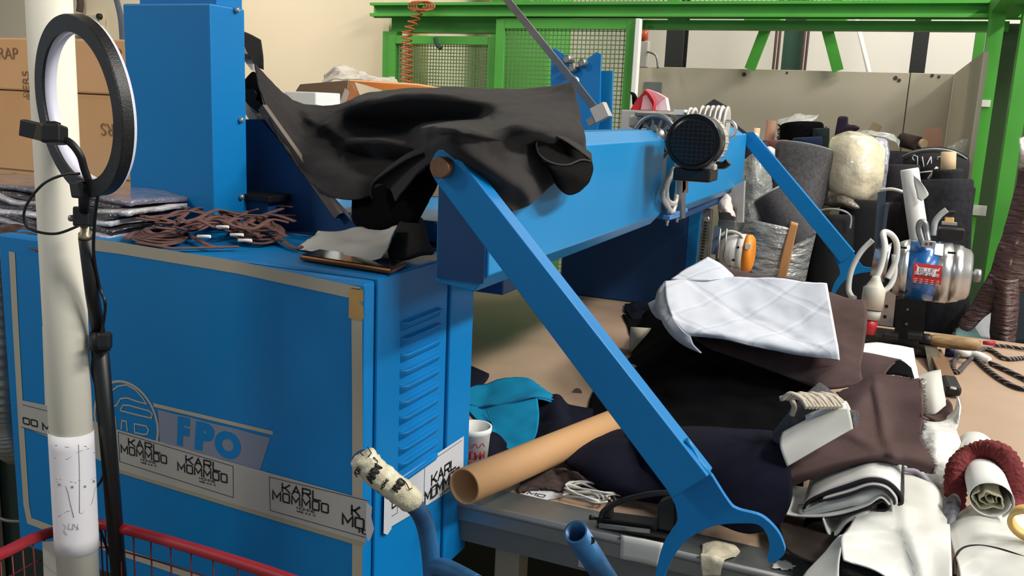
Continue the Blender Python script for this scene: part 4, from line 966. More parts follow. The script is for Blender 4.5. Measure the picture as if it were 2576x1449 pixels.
o = MB().box((P(716, 262, 1.75).x, 1.75, 1.263), (P(794, 262, 1.75).x, 1.85, P(750, 230, 1.75).z)).build('small_white_box', paper, bevel=.003)
tag(o, 'small white box with pink edge in front of the open carton', 'box')
MB().box((P(740, 248, 1.749).x, 1.748, P(740, 254, 1.749).z), (P(766, 248, 1.749).x, 1.75, P(740, 247, 1.749).z)).build('grey_label', steel, o).location -= o.location
MB().box((P(718, 240, 1.749).x, 1.748, P(718, 238, 1.749).z), (P(792, 236, 1.749).x, 1.75, P(740, 233, 1.749).z)).build('pink_edge', mat('salmon_print', (226, 176, 150), .6), o).location -= o.location
plast = mat('crumpled_clear_plastic', (232, 228, 220), .25, alpha=.85, bump=1.0, bscale=20, bdist=.02, coat=1)
rows = [[(812, 212, 2.5), (840, 200, 2.45), (900, 205, 2.4), (960, 212, 2.4), (1002, 212, 2.4)], [(820, 195, 2.55), (852, 168, 2.55), (890, 190, 2.55), (940, 196, 2.5), (998, 202, 2.45)], [(830, 190, 2.6), (862, 172, 2.65), (905, 180, 2.6), (950, 192, 2.6), (990, 200, 2.55)]]
o = sheet('plastic_bag', rows, plast, .002, 7, .012, 16); tag(o, 'crumpled translucent plastic sticking out of the open carton', 'plastic bag')
# ================================================================ ON THE TABLE, NEAR SIDE
def TT(px, py, h=0.0): return T(px, py, TZ + h)
turq = mat('turquoise_fabric', (22, 136, 178), .85, var=.1, vscale=30, spec=.1, bump=.2, bscale=400, bdist=.0006)
rows = [[(1176, 1002, 1.82), (1240, 962, 1.86), (1315, 949, 1.89), (1360, 975, 1.86), (1408, 1005, 1.82)],
        [(1172, 1024, 1.74), (1240, 1000, 1.75), (1320, 985, 1.79), (1365, 988, 1.79), (1404, 1010, 1.79)],
        [(1176, 1036, 1.70), (1240, 1018, 1.70), (1310, 1004, 1.72), (1350, 1000, 1.73), (1398, 1014, 1.76)]]
tq = sheet('turquoise_cloth', rows, turq, .003, 7, .004, 16, None, .0015)
tag(tq, 'turquoise blue cloth with frayed seam thrown on the table beside the cabinet', 'cloth')
rows = [[(1176, 1040, 1.695), (1225, 1020, 1.70), (1290, 1012, 1.71), (1352, 1000, 1.74)], [(1180, 1048, 1.66), (1240, 1060, 1.62), (1300, 1060, 1.62), (1356, 1040, 1.66)],
        [(1215, 1062, 1.60), (1255, 1096, 1.56), (1305, 1105, 1.55), (1352, 1080, 1.59)], [(1262, 1118, 1.53), (1280, 1143, 1.50), (1305, 1140, 1.51), (1338, 1118, 1.54)]]
sheet('lower_flap', rows, turq, .003, 7, .004, 14, tq)
MB().tube(spline([(1178, 1040, 1.69), (1225, 1021, 1.69), (1268, 1018, 1.695), (1320, 1002, 1.71), (1350, 998, 1.73), (1404, 1010, 1.78)], 8), .0035, 6).build('frayed_seam', mat('turquoise_thread', (16, 104, 146), .9), tq)
MB().tube(spline([(1225, 1030, 1.66), (1240, 1070, 1.60), (1275, 1110, 1.54), (1296, 1132, 1.51)], 6), .0012, 5).build('loose_thread', MATS['turquoise_thread'], tq)
rows = [[(1345, 1025, 1.80), (1400, 1000, 1.82), (1425, 1030, 1.80), (1490, 1050, 1.80)], [(1350, 1050, 1.70), (1400, 1030, 1.71), (1430, 1055, 1.70), (1490, 1065, 1.72)],
        [(1342, 1090, 1.62), (1400, 1080, 1.60), (1440, 1080, 1.62), (1492, 1080, 1.66)], [(1330, 1125, 1.54), (1390, 1115, 1.53), (1440, 1100, 1.56), (1490, 1090, 1.62)]]
tag(sheet('navy_trousers', rows, navy, .012, 7, .008, 12), 'dark navy garment bunched between the turquoise cloth and the kraft tube', 'garment')
rows = [[(1150, 960, 1.95), (1180, 950, 1.96), (1230, 962, 1.92)], [(1150, 985, 1.86), (1180, 985, 1.86), (1215, 985, 1.86)], [(1150, 1010, 1.80), (1175, 1008, 1.80), (1190, 1000, 1.82)]]
tag(sheet('dark_scrap', rows, navy, .01, 5, .004), 'dark navy scrap behind the turquoise cloth at the cabinet corner', 'fabric')
rows = [[(1215, 1080, 1.56), (1250, 1100, 1.56), (1275, 1130, 1.52)], [(1215, 1125, 1.46), (1245, 1140, 1.46), (1275, 1152, 1.47)], [(1210, 1165, 1.42), (1240, 1165, 1.42), (1275, 1160, 1.44)]]
tag(sheet('dark_garment_sleeve', rows, navy, .01, 5, .005), 'dark navy sleeve lying between the white cup and the turquoise cloth', 'garment')
# cup
cb = TT(1188, 1180); cup = thing('paper_cup', 'white cup with upside-down red lettering beside the cabinet corner', 'cup', cb)
hc = .083
MB().lathe(cb, cb + Z, [(0, .024), (0, .025), (hc - .012, .0305), (hc - .010, .0325), (hc, .033), (hc, .0295), (.02, .022), (.004, .001)], 40, cap=False).build('cup_body', paper, cup)
b = MB(); red = mat('red_ink', (164, 34, 54), .6)
def cupdraw(txt, ang0, zc, h, w, sw, bm):
    n = 0
    for ch in txt:
        for stx in STK.get(ch, []):
            ps = []
            for i in range(len(stx) - 1):
                for t in (0, .5): ps.append((stx[i][0] + (stx[i + 1][0] - stx[i][0]) * t, stx[i][1] + (stx[i + 1][1] - stx[i][1]) * t))
            ps.append(stx[-1]); out = []
            for (x, y) in ps:
                a = ang0 - (n + x) * w; z = zc - y * h; r = .0255 + (z / hc) * .0058
                out.append(cb + Vector((math.sin(a) * r, -math.cos(a) * r, z)))
            bm.tube(out, sw, 4)
        n += 1.25
cupdraw('MMOO', 1.25, .044, .015, .27, .0010, b); cupdraw('COM.OO', 1.1, .025, .006, .15, .0005, b)
b.tube([cb + Vector((math.sin(a) * .0302, -math.cos(a) * .0302,   .056 + .004 * math.sin(a * 14))) for a in [(1.2 - .025 * k) for k in range(56)]], .0006, 4)
b.build('cup_print', red, cup)
# kraft tube
ka = U(1168, 1224, 'z', TZ + .064); kb = U(1545, 1066, 'z', TZ + .031); Lk = (kb - ka).length
MBk = MB().lathe(ka, kb, [(0, .0262), (0, .0290), (Lk, .0290), (Lk, .0262)], 44, closedprof=True)
tag(MBk.build('cardboard_tube', tube_m), 'brown cardboard tube lying on the table with its open end beside the cabinet', 'tube')
# black fabric heap
rows = [[(1560, 850, 2.75), (1660, 770, 2.75), (1780, 760, 2.7), (1930, 800, 2.6), (2075, 860, 2.5)],
        [(1600, 880, 2.35), (1680, 800, 2.32), (1800, 805, 2.28), (1950, 862, 2.18), (2075, 890, 2.1)],
        [(1560, 930, 2.12), (1680, 872, 2.10), (1800, 880, 2.05), (1950, 930, 1.95), (2060, 945, 1.88)],
        [(1500, 985, 1.95), (1650, 955, 1.90), (1800, 960, 1.85), (1930, 990, 1.78), (2020, 1010, 1.72)],
        [(1482, 1030, 1.82), (1640, 1030, 1.74), (1800, 1036, 1.67), (1930, 1060, 1.62), (2020, 1075, 1.58)],
        [(1486, 1085, 1.66), (1640, 1100, 1.62), (1800, 1110, 1.56), (1930, 1125, 1.54), (2020, 1150, 1.50)],
        [TT(1486, 1092, .004), TT(1640, 1150, .004), TT(1800, 1200, .004), TT(1930, 1215, .004), TT(2020, 1240, .004)]]
hp_ = sheet('black_fabric_heap', rows, jet, .006, 9, .012, 7, creases=[([(1700, 985), (1820, 970), (1960, 1010)], .02, 30, 16), ([(1650, 900), (1760, 925), (1890, 930)], .02, 26, 14)])
tag(hp_, 'large heap of jet-black fabric filling the middle of the pile on the table', 'fabric')
for (q) in (((1882, 940), (1905, 942), (1928, 936)), ((1560, 920), (1568, 924), (1576, 920))):
    pass
c = P(1590, 921, 2.03); tag(MB().add([c + Vector(v) for v in ((-.012, 0, .003), (-.004, -.004, .006), (.008, -.002, .005), (.012, 0, 0), (.002, -.006, -.004))], [(0, 1, 2, 3, 4)]).build('paper_scrap', paper, solid=.001), 'tiny white scrap of paper on the black fabric', 'paper')
# navy folds in front
rows = [[(1590, 1072, 1.64), (1720, 1076, 1.62), (1850, 1078, 1.58), (1990, 1095, 1.54)],
        [(1600, 1092, 1.52), (1720, 1092, 1.48), (1850, 1098, 1.46), (1985, 1120, 1.44)],
        [(1620, 1155, 1.43), (1740, 1160, 1.38), (1860, 1170, 1.36), (1990, 1185, 1.36)],
        [(1640, 1230, 1.40), (1750, 1245, 1.34), (1870, 1262, 1.32), (1992, 1255, 1.33)],
        [(1690, 1285, 1.38), (1780, 1305, 1.35), (1885, 1342, 1.31), (1965, 1310, 1.33)]]
tag(sheet('navy_folded_fabric', rows, navy, .006, 8, .006, 9), 'dark navy folded fabric bulging behind the hook of the near blue arm', 'fabric')
rows = [[(1440, 1116, 1.58), (1500, 1090, 1.62), (1600, 1080, 1.62), (1720, 1100, 1.58)],
        [(1424, 1140, 1.49), (1500, 1116, 1.50), (1600, 1116, 1.50), (1720, 1150, 1.47)],
        [(1420, 1158, 1.45), (1500, 1168, 1.42), (1600, 1188, 1.41), (1720, 1218, 1.39)],
        [(1440, 1178, 1.43), (1510, 1214, 1.39), (1590, 1236, 1.37), (1700, 1248, 1.37)],
        [(1478, 1212, 1.42), (1530, 1240, 1.40), (1600, 1252, 1.39), (1690, 1268, 1.385)]]
tag(sheet('navy_rolled_fabric', rows, navy, .006, 8, .004, 10), 'dark navy fabric roll left of the near blue arm over the kraft tube end', 'fabric')
rows = [[TT(1600, 1250, .012), TT(1640, 1252, .012), TT(1690, 1262, .012)], [TT(1560, 1262, .004), TT(1620, 1280, .004), TT(1680, 1300, .004)]]
# fluffy brown scraps along the tube
rows = [[TT(1300, 1200, .01), TT(1380, 1180, .02), TT(1450, 1190, .03), TT(1500, 1225, .012)], [TT(1310, 1220, .004), TT(1380, 1210, .01), TT(1450, 1222, .01), TT(1500, 1240, .004)], [TT(1300, 1238, .003), TT(1360, 1232, .003), TT(1420, 1238, .003), TT(1480, 1246, .003)]]
tag(sheet('brown_fluff', rows, mat('brown_fluff', (72, 56, 52), .95, var=.5, vscale=120), .004, 8, .006, 60, None, .004), 'brown fluffy fabric scrap under the kraft tube', 'fabric')
# string coil
b = MB(); random.seed(4)
for k in range(8):
    c = TT(1462 + 5 * k, 1258 - k * 3, .006 + .002 * (k % 4)); ph = random.uniform(-.3, .3)
    b.tube(spline([c + Vector(((.034 + .002 * k) * math.cos(a) , (.012 + .0016 * k) * math.sin(a + ph), .006 + .006 * math.sin(a * 1.5 + k))) for a in [j * .75 for j in range(9)]], 4), .0018, 6)
tag(b.build('string_coil', paper_g), 'small coil of grey-white string on the table left of the black hand tool', 'string')
b = MB(); o = TT(1326, 1242, .002); strokes(b, 'MO', o, X, Y, .010, .012, .002); 
tsc = MB().add([TT(x, y, .0015) for x, y in ((1312, 1246), (1340, 1228), (1400, 1210), (1440, 1222), (1420, 1250), (1350, 1262))], [tuple(range(6))]).build('tape_scrap', tornm)
tag(tsc, 'white piece of printed tape stuck on the table edge by the kraft tube', 'tape'); bb = b.build('scrap_print', ink, tsc)
# black hand tool (fabric end clamp)
ht = thing('end_cutter', 'black metal hand tool with arched handle on the table edge', 'tool', TT(1590, 1330))
y0 = 1.285
def hp3(px, py, y=y0): return P(px, py, y)
MB().prism([hp3(1503, 1302), hp3(1655, 1322), hp3(1652, 1340), hp3(1500, 1318)], (0, .03, 0)).build('rail_body', black_mt, ht, bevel=.002)
MB().prism([hp3(1500, 1322, y0 - .01), hp3(1690, 1350, y0 - .01), hp3(1690, 1360, y0 - .01), hp3(1500, 1332, y0 - .01)], (0, .045, 0)).build('base_bar', mat('dark_grey_metal', (58, 58, 58), .45, .6), ht, bevel=.002)
MB().prism([hp3(1506, 1318, y0 - .012), hp3(1634, 1334, y0 - .012), hp3(1634, 1342, y0 - .012), hp3(1506, 1328, y0 - .012)], (0, .004, 0)).build('scale_plate', steel, ht)
hpth = spline([hp3(1512, 1302), hp3(1520, 1284), hp3(1560, 1262), hp3(1600, 1250), hp3(1660, 1240), hp3(1700, 1246), hp3(1706, 1280), hp3(1704, 1330)], 6)
MB().tube(hpth, .006, 12, flat=.7).build('arched_handle', black_pl, ht)
MB().prism([hp3(1508, 1306), hp3(1516, 1278), hp3(1536, 1274), hp3(1536, 1306)], (0, .02, 0)).build('handle_lug', black_pl, ht, bevel=.003)
MB().prism([hp3(1652, 1270), hp3(1700, 1250), hp3(1700, 1345), hp3(1652, 1335)], (0, .03, 0)).build('end_block', black_mt, ht, bevel=.004)
a = hp3(1483, 1301); MB().lathe(a, a + X * .02, [(0, .004), (.006, .004), (.0065, .0025), (.02, .0025)], 12).build('clamp_screw', black_mt, ht)
# paper label and tape on the table edge
rows = [[TT(1562, 1346, .004), TT(1620, 1356, .004), TT(1668, 1366, .004)], [P(1562, 1352, 1.25), P(1620, 1362, 1.25), P(1668, 1372, 1.25)], [P(1560, 1405, 1.25), P(1615, 1415, 1.25), P(1655, 1425, 1.25)]]
tag(sheet('edge_label', rows, paper_g, .0005, 4, .0006, 60), 'white paper label taped on the table edge under the hand tool', 'label')
rows = [[TT(1768, 1370, .004), TT(1800, 1360, .008), TT(1845, 1372, .006), TT(1862, 1388, .004)], [TT(1764, 1392, .004), TT(1800, 1390, .010), TT(1835, 1395, .004), TT(1850, 1400, .004)], [P(1762, 1398, 1.25), P(1790, 1404, 1.248), P(1810, 1408, 1.25), P(1822, 1410, 1.25)], [P(1768, 1449, 1.25), P(1790, 1449, 1.25), P(1800, 1449, 1.25), P(1812, 1449, 1.25)]]
tag(sheet('tape_patch', rows, mat('crumpled_cream_tape', (214, 204, 176), .5, var=.15, vscale=50, bump=.8, bscale=60, bdist=.004), .0008, 6, .002, 60), 'crumpled cream tape patch on the table edge inside the arm hook', 'tape')
rows = [[TT(1945, 1418, .004), TT(1975, 1410, .004), TT(2000, 1424, .004)], [TT(1945, 1430, .004), TT(1970, 1432, .004), TT(1992, 1434, .004)]]
tag(sheet('tape_remnant', rows, paper, .0006, 4, .0006, 60, None, .002), 'small torn remnant of white tape on the table edge right of the hook', 'tape')
tag(MB().box((-.34, 1.02, .60), (-.18, 1.2, .70)).build('brown_bundle', mat('rust_brown_fluff', (86, 58, 44), .95, var=.5, vscale=80, bump=1, bscale=80, bdist=.01), bevel=.03), 'rusty brown bundle on the trolley below the table edge', 'bundle') if False else None
# ---------------------------------------------------------------- white quilted pad and brown cloth
quilt = mat('white_quilted_wadding', (212, 216, 225), .85, var=.02, vscale=8)
nt = quilt.node_tree; bs = nt.nodes['Principled BSDF']; tc = nt.nodes.new('ShaderNodeTexCoord'); prev = None
for ang in (.55, -.75):
    mp = nt.nodes.new('ShaderNodeMapping'); mp.inputs['Rotation'].default_value = (0, 0, ang); nt.links.new(tc.outputs['Object'], mp.inputs[0])
    wv = nt.nodes.new('ShaderNodeTexWave'); wv.inputs['Scale'].default_value = 2.6; wv.inputs['Distortion'].default_value = .25; nt.links.new(mp.outputs[0], wv.inputs[0])
    rp = nt.nodes.new('ShaderNodeValToRGB'); rp.color_ramp.elements[0].position = 0; rp.color_ramp.elements[1].position = .06; nt.links.new(wv.outputs['Fac'], rp.inputs[0])
    bp = nt.nodes.new('ShaderNodeBump'); bp.inputs['Strength'].default_value = .3; bp.inputs['Distance'].default_value = .003; nt.links.new(rp.outputs[0], bp.inputs['Height'])
    if prev: nt.links.new(prev.outputs[0], bp.inputs['Normal'])
    prev = bp
nt.links.new(prev.outputs[0], bs.inputs['Normal'])
rows = [[(1790, 664, 2.38), (1900, 690, 2.33), (2010, 704, 2.28), (2085, 735, 2.23), (2176, 758, 2.16)],
        [(1760, 742, 2.22), (1880, 748, 2.18), (2000, 765, 2.12), (2090, 790, 2.07), (2182, 800, 2.02)],
        [(1735, 822, 2.04), (1860, 838, 2.00), (1990, 855, 1.95), (2100, 862, 1.90), (2172, 884, 1.86)],
        [(1745, 850, 1.96), (1880, 872, 1.90), (2010, 900, 1.84), (2110, 912, 1.80), (2165, 925, 1.78)],
        [(1790, 880, 1.92), (1920, 925, 1.84), (2020, 962, 1.76), (2072, 976, 1.69), (2172, 968, 1.70)]]
tag(sheet('brown_cloth', rows, brown, .003, 7, .006, 12), 'brown cloth crumpled directly under the white quilted pad', 'cloth')
rows = [[(1672, 711, 2.13), (1760, 701, 2.17), (1850, 699, 2.18), (1970, 704, 2.15), (2081, 716, 2.10)],
        [(1676, 758, 2.03), (1770, 760, 2.05), (1870, 762, 2.06), (1980, 775, 2.02), (2092, 780, 1.98)],
        [(1692, 800, 1.94), (1780, 815, 1.93), (1880, 820, 1.93), (1990, 835, 1.91), (2103, 840, 1.87)],
        [(1722, 835, 1.87), (1800, 838, 1.84), (1890, 850, 1.83), (2000, 874, 1.80), (2110, 880, 1.79)],
        [(1736, 845, 1.86), (1810, 852, 1.83), (1900, 872, 1.81), (2000, 892, 1.79), (2112, 906, 1.77)]]
qp = sheet('quilted_pad', rows, quilt, .005, 10, .004, 18, creases=[([(1900, 790), (1970, 820), (2060, 868)], .008, 18, 8)])
tag(qp, 'white quilted pad lying on top of the fabric pile', 'pad')
rows = [[(1672, 711, 2.125), (1678, 760, 2.025), (1696, 802, 1.935), (1719, 833, 1.87), (1738, 847, 1.855)], [(1658, 728, 2.11), (1662, 775, 2.02), (1680, 815, 1.93), (1706, 850, 1.87), (1745, 868, 1.84)], [(1650, 752, 2.10), (1656, 782, 2.02), (1676, 826, 1.93), (1712, 862, 1.87), (1764, 888, 1.83)]]
sheet('hanging_edge', rows, quilt, .004, 6, .001, 14, qp)
rows = [[(1630, 764, 2.13), (1655, 752, 2.12), (1678, 745, 2.08)], [(1640, 786, 2.08), (1660, 778, 2.07), (1684, 775, 2.03)], [(1652, 800, 2.05), (1668, 806, 2.02), (1690, 796, 1.98)]]
sheet('corner_flap', rows, quilt, .003, 5, .001, 14, qp)
rows = [[(1688, 703, 2.16), (1728, 676, 2.24), (1781, 647, 2.31)], [(1722, 706, 2.15), (1775, 688, 2.20), (1818, 668, 2.27)], [(1782, 704, 2.15), (1812, 702, 2.17), (1846, 696, 2.21)]]
sheet('raised_flap', rows, quilt, .003, 6, .002, 14, qp)
rows = [[(2105, 988, 1.66), (2150, 966, 1.67), (2200, 943, 1.68), (2260, 946, 1.68), (2318, 953, 1.67)],
        [(2112, 1015, 1.60), (2160, 1005, 1.585), (2200, 992, 1.61), (2262, 995, 1.62), (2320, 1002, 1.61)],
        [(2050, 1085, 1.52), (2130, 1060, 1.52), (2200, 1058, 1.545), (2262, 1050, 1.57), (2322, 1055, 1.56)],
        [(1995, 1152, 1.43), (2090, 1128, 1.46), (2180, 1120, 1.48), (2262, 1110, 1.50), (2318, 1108, 1.50)],
        [(1982, 1195, 1.385), (2090, 1166, 1.41), (2180, 1148, 1.43), (2270, 1150, 1.44), (2346, 1166, 1.45)],
        [(1988, 1222, 1.40), (2080, 1192, 1.425), (2180, 1168, 1.445), (2270, 1166, 1.455), (2342, 1192, 1.46)]]
bf_ = sheet('frayed_brown_cloth', rows, brown, .003, 9, .004, 9, None, .002, creases=[([(2200, 975), (2214, 1040), (2222, 1100), (2245, 1155)], .010, 16, 7), ([(2060, 1080), (2140, 1090), (2200, 1130)], .008, 18, 12)])
tag(bf_, 'big brown cloth with frayed right edge hanging over the white papers', 'cloth')
b = MB(); random.seed(3)
for path in ([(2318, 952, 1.70), (2322, 1000, 1.62), (2324, 1055, 1.56), (2316, 1105, 1.50), (2345, 1160, 1.45), (2343, 1190, 1.45)],):
    for q in spline(path, 60):
        b.tube([q, q + Vector((random.uniform(.003, .010), random.uniform(-.004, .002), random.uniform(-.005, .005))) * .7], .00025, 3)
b.build('frayed_threads', mat('dark_brown_thread', (58, 44, 44), .9), bf_)
# shade in the hollow below the top edge, painted as a black sheet
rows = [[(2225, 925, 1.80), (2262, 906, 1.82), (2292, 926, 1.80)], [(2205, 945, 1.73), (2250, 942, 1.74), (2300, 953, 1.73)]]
sheet('hollow_shade', rows, jet, .002, 5, .001, 14, bf_)
rows = [[(2150, 885, 1.90), (2205, 896, 1.88), (2268, 904, 1.86)], [(2150, 925, 1.80), (2210, 925, 1.77), (2250, 912, 1.80)], [(2140, 972, 1.70), (2185, 955, 1.70), (2222, 944, 1.71)]]
sheet('upper_fold', rows, brown, .003, 6, .003, 14, bf_)
# ---------------------------------------------------------------- white-paper bundle with grey fabric and cord
wb = thing('paper_bundle', 'flattened roll of white paper and grey fabric tied with cream cord', 'bundle', P(2050, 1130, 1.40))
rows = [[(1975, 1092, 1.47), (2050, 1045, 1.49), (2120, 1012, 1.49)], [(1968, 1088, 1.41), (2045, 1048, 1.43), (2130, 1010, 1.45)], [(1962, 1122, 1.365), (2048, 1082, 1.39), (2140, 1044, 1.41)], [(1980, 1174, 1.36), (2062, 1126, 1.38), (2146, 1078, 1.41)]]
sheet('outer_paper', rows, paper_g, .0008, 8, .001, 14, wb)
rolled('inner_paper', P(2035, 1062, 1.44), P(2136, 1030, 1.44), .006, .020, 2.4, paper, .001, .8, wb)
MB().lathe(P(1955, 1118, 1.43), P(2030, 1035, 1.46), [(0, .008), (.01, .018), (.08, .022), (.12, .016)], 18).build('grey_fabric', greyknit, wb)
MB().lathe(P(2090, 1045, 1.44), P(2142, 1052, 1.43), [(0, .01), (.02, .012), (.04, .013)], 14).build('grey_fabric', greyknit, wb)
b = MB()
for k in range(12):
    y_ = 1.40 + .004 * k; u0 = 1968 + k * 9
    b.tube(spline([(u0, 1005 - k * .5, y_), (u0 + 20, 990 + 2 * (k % 3), y_), (u0 + 45, 1002 + 3 * (k % 2), y_), (u0 + 62, 1026, y_ - .01)], 5), .0036, 7)
b.tube(spline([(1962, 1004, 1.44), (1985, 1000, 1.44), (1998, 1022, 1.43), (1992, 1045, 1.43)], 5), .0045, 7)
b.build('cream_cord', mat('cream_cord', (206, 194, 176), .9, var=.3, vscale=120, bump=1, bscale=150), wb)
# ---------------------------------------------------------------- folded white layers with dark edges
fl = thing('folded_layers', 'folded stack of white sheets with dark fabric layers at the lower right', 'fabric stack', P(2120, 1330, 1.4))
lay = mat('white_coated_fabric', (226, 226, 220), .6, var=.04)
dk = mat('dark_plum_fabric', (42, 30, 36), .9)
def layer(pth, y, depth, m, nm, th=.002, lift=0.0):
    f = [pt((x, z, y)) for x, z in pth]; rows = [f, [p + Vector((0, depth * .5, .001)) for p in f], [p + Vector((0, depth, 0)) for p in f]]
    return sheet(nm, rows, m, th, 7, .0006, 14, fl)
p1_ = [(2022, 1282), (2035, 1262), (2080, 1240), (2135, 1222), (2188, 1207), (2232, 1214), (2262, 1240), (2270, 1264), (2258, 1270)]
layer(p1_, 1.375, .14, dk, 'dark_layer', .0045)
layer([(x - 1, y - 6) for x, y in p1_[:-1]] , 1.378, .16, lay, 'white_layer', .003)
layer([(2020, 1288), (2074, 1262), (2075, 1254), (2140, 1236), (2190, 1220), (2228, 1226), (2252, 1250), (2256, 1268)], 1.372, .13, lay, 'white_layer', .003)
layer([(2060, 1262), (2140, 1244), (2190, 1226), (2222, 1232), (2246, 1256), (2250, 1270)], 1.370, .12, dk, 'dark_layer', .003)
# the padded fold below
MB().tube(spline([(2012, 1284, 1.385), (2060, 1276, 1.385), (2140, 1258, 1.385), (2210, 1240, 1.39), (2244, 1252, 1.40)], 6), [.010] * 13 + [.012] * 12, 16, flat=.9).build('padded_fold', lay, fl)
layer([(1958, 1289), (2000, 1298), (2060, 1300), (2120, 1292), (2180, 1272), (2215, 1252), (2238, 1270)], 1.37, .12, lay, 'white_layer', .0025)
layer([(2005, 1300), (2080, 1302), (2150, 1288), (2200, 1270), (2222, 1262), (2236, 1276), (2228, 1284), (2205, 1286)], 1.372, .10, dk, 'dark_layer', .003)
layer([(2070, 1306), (2082, 1340), (2095, 1350), (2108, 1342), (2130, 1315), (2170, 1296), (2188, 1296), (2196, 1304)], 1.365, .10, lay, 'white_layer', .0025)
layer([(2112, 1344), (2130, 1322), (2165, 1304), (2190, 1300), (2194, 1318), (2175, 1326), (2140, 1326)], 1.368, .09, jet, 'dark_layer', .006)
layer([(2020, 1330), (2050, 1345), (2085, 1362), (2110, 1360)], 1.372, .12, jet, 'dark_layer', .004)
rows = [[(1950, 1300, 1.40), (2040, 1310, 1.42), (2130, 1330, 1.42)], [(1960, 1340, 1.34), (2040, 1360, 1.34), (2110, 1370, 1.34)], [(1975, 1380, 1.30), (2040, 1395, 1.29), (2120, 1400, 1.28)], [(2010, 1400, 1.27), (2060, 1415, 1.26), (2130, 1425, 1.25)]]
tag(sheet('dark_brown_cloth', rows, mat('dark_brown_sheen', (46, 36, 32), .55, spec=.3), .004, 7, .006, 12), 'dark brown cloth under the folded white layers at the table edge', 'cloth')
rows = [[(2085, 1378, 1.27), (2110, 1350, 1.29), (2122, 1345, 1.28)], [(2020, 1449, 1.21), (2070, 1420, 1.22), (2112, 1400, 1.22)], [(2010, 1500, 1.17), (2060, 1490, 1.17), (2110, 1470, 1.18)]]
tag(sheet('white_side_sheet', rows, paper_g, .001, 5, .003), 'grey-white sheet falling over the table edge at the bottom of the pile', 'paper')
# ---------------------------------------------------------------- large white sheets bottom right
coat = mat('white_coated_sheet', (232, 232, 224), .45, var=.03, vscale=5, coat=.15, bump=.3, bscale=5, bdist=.02)
rows = [[(2190, 1170, 1.60), (2275, 1165, 1.62), (2335, 1190, 1.60), (2362, 1225, 1.58)],
        [(2170, 1260, 1.46), (2260, 1230, 1.49), (2340, 1232, 1.49), (2378, 1268, 1.47)],
        [(2135, 1325, 1.31), (2240, 1300, 1.36), (2335, 1300, 1.38), (2388, 1310, 1.37)],
        [(2116, 1350, 1.27), (2230, 1352, 1.29), (2330, 1352, 1.29), (2392, 1362, 1.29)],
        [(2120, 1402, 1.22), (2200, 1422, 1.22), (2300, 1452, 1.22), (2394, 1440, 1.22)],
        [(2124, 1410, 1.215), (2200, 1436, 1.20), (2300, 1500, 1.18), (2396, 1520, 1.16)]]
tag(sheet('white_fabric_sheet', rows, coat, .002, 9, .004, 8, creases=[([(2262, 1230), (2276, 1330), (2308, 1420), (2320, 1480)], .009, 26, 9), ([(2180, 1300), (2240, 1325), (2272, 1335)], .006, 20, 10)]), 'large white coated sheet draped over the near table edge at the lower right', 'sheet')
rows = [[(2108, 1400, 1.235), (2150, 1412, 1.235), (2260, 1449, 1.23)], [(2112, 1435, 1.215), (2160, 1455, 1.20), (2260, 1500, 1.18)], [(2130, 1480, 1.20), (2180, 1510, 1.18), (2260, 1560, 1.15)]]
tag(sheet('ribbed_black_cloth', rows, mat('black_ribbed_knit', (26, 22, 24), .9, bump=1, bscale=60, bdist=.006, stretch=(1, 6, 6)), .006, 6, .004), 'black ribbed knit under the big white sheet at the frame bottom', 'fabric')
pth = spline([(2272, 1180, 1.56), (2310, 1190, 1.56), (2345, 1225, 1.53), (2368, 1280, 1.48), (2372, 1300, 1.46)], 8)
tag(MB().tube(pth, .007, 10, flat=.6).build('lilac_edge_roll', mat('grey_lilac_vinyl', (150, 148, 162), .4)), 'grey lilac rolled edge curving behind the big white sheet', 'roll')
rows = [[(2262, 1188, 1.58), (2305, 1192, 1.58), (2350, 1255, 1.54)], [(2262, 1200, 1.56), (2300, 1205, 1.56), (2342, 1262, 1.52)]]
tag(sheet('plum_edge', rows, dk, .002, 6, .001), 'dark plum fabric edge showing under the lilac roll', 'fabric')
# white wrapped roll behind
wrap_m = mat('white_crinkled_wrap', (232, 232, 228), .4, var=.03, bump=.9, bscale=9, bdist=.03, coat=.3)
rows = [[(2300, 1040, 1.90), (2345, 1050, 1.88), (2395, 1040, 1.88), (2416, 1000, 1.90)],
        [(2300, 1110, 1.72), (2350, 1100, 1.70), (2395, 1110, 1.71), (2412, 1100, 1.76)],
        [(2310, 1170, 1.62), (2350, 1165, 1.60), (2390, 1175, 1.61), (2408, 1180, 1.66)],
        [(2320, 1215, 1.56), (2350, 1222, 1.55), (2385, 1238, 1.54), (2402, 1240, 1.58)],
        [TT(2320, 1260, .003), TT(2350, 1262, .003), TT(2385, 1270, .003), TT(2402, 1262, .003)]]
tag(sheet('wrapped_roll', rows, wrap_m, .003, 7, .008, 14), 'roll wrapped in crinkled white paper beside the frayed brown cloth', 'roll')
rows = [[(2318, 1040, 1.90), (2350, 1035, 1.92), (2385, 1005, 1.96)], [(2340, 1052, 1.86), (2370, 1048, 1.88), (2396, 1020, 1.92)], [(2352, 1056, 1.85), (2378, 1056, 1.86), (2398, 1050, 1.88)]]
tag(sheet('brown_fabric_tip', rows, brown, .003, 6, .002), 'tip of brown fabric sticking out of the white wrapped roll', 'fabric')
rows = [[(2300, 950, 2.05), (2340, 935, 2.06), (2366, 930, 2.07)], [(2300, 1000, 1.96), (2345, 985, 1.95), (2376, 990, 1.97)], [(2322, 1045, 1.90), (2352, 1040, 1.89), (2380, 1020, 1.92)]]
tag(sheet('curled_paper', rows, paper_g, .001, 6, .002), 'curled grey-white paper standing between the brown cloth and the cutter foot', 'paper')
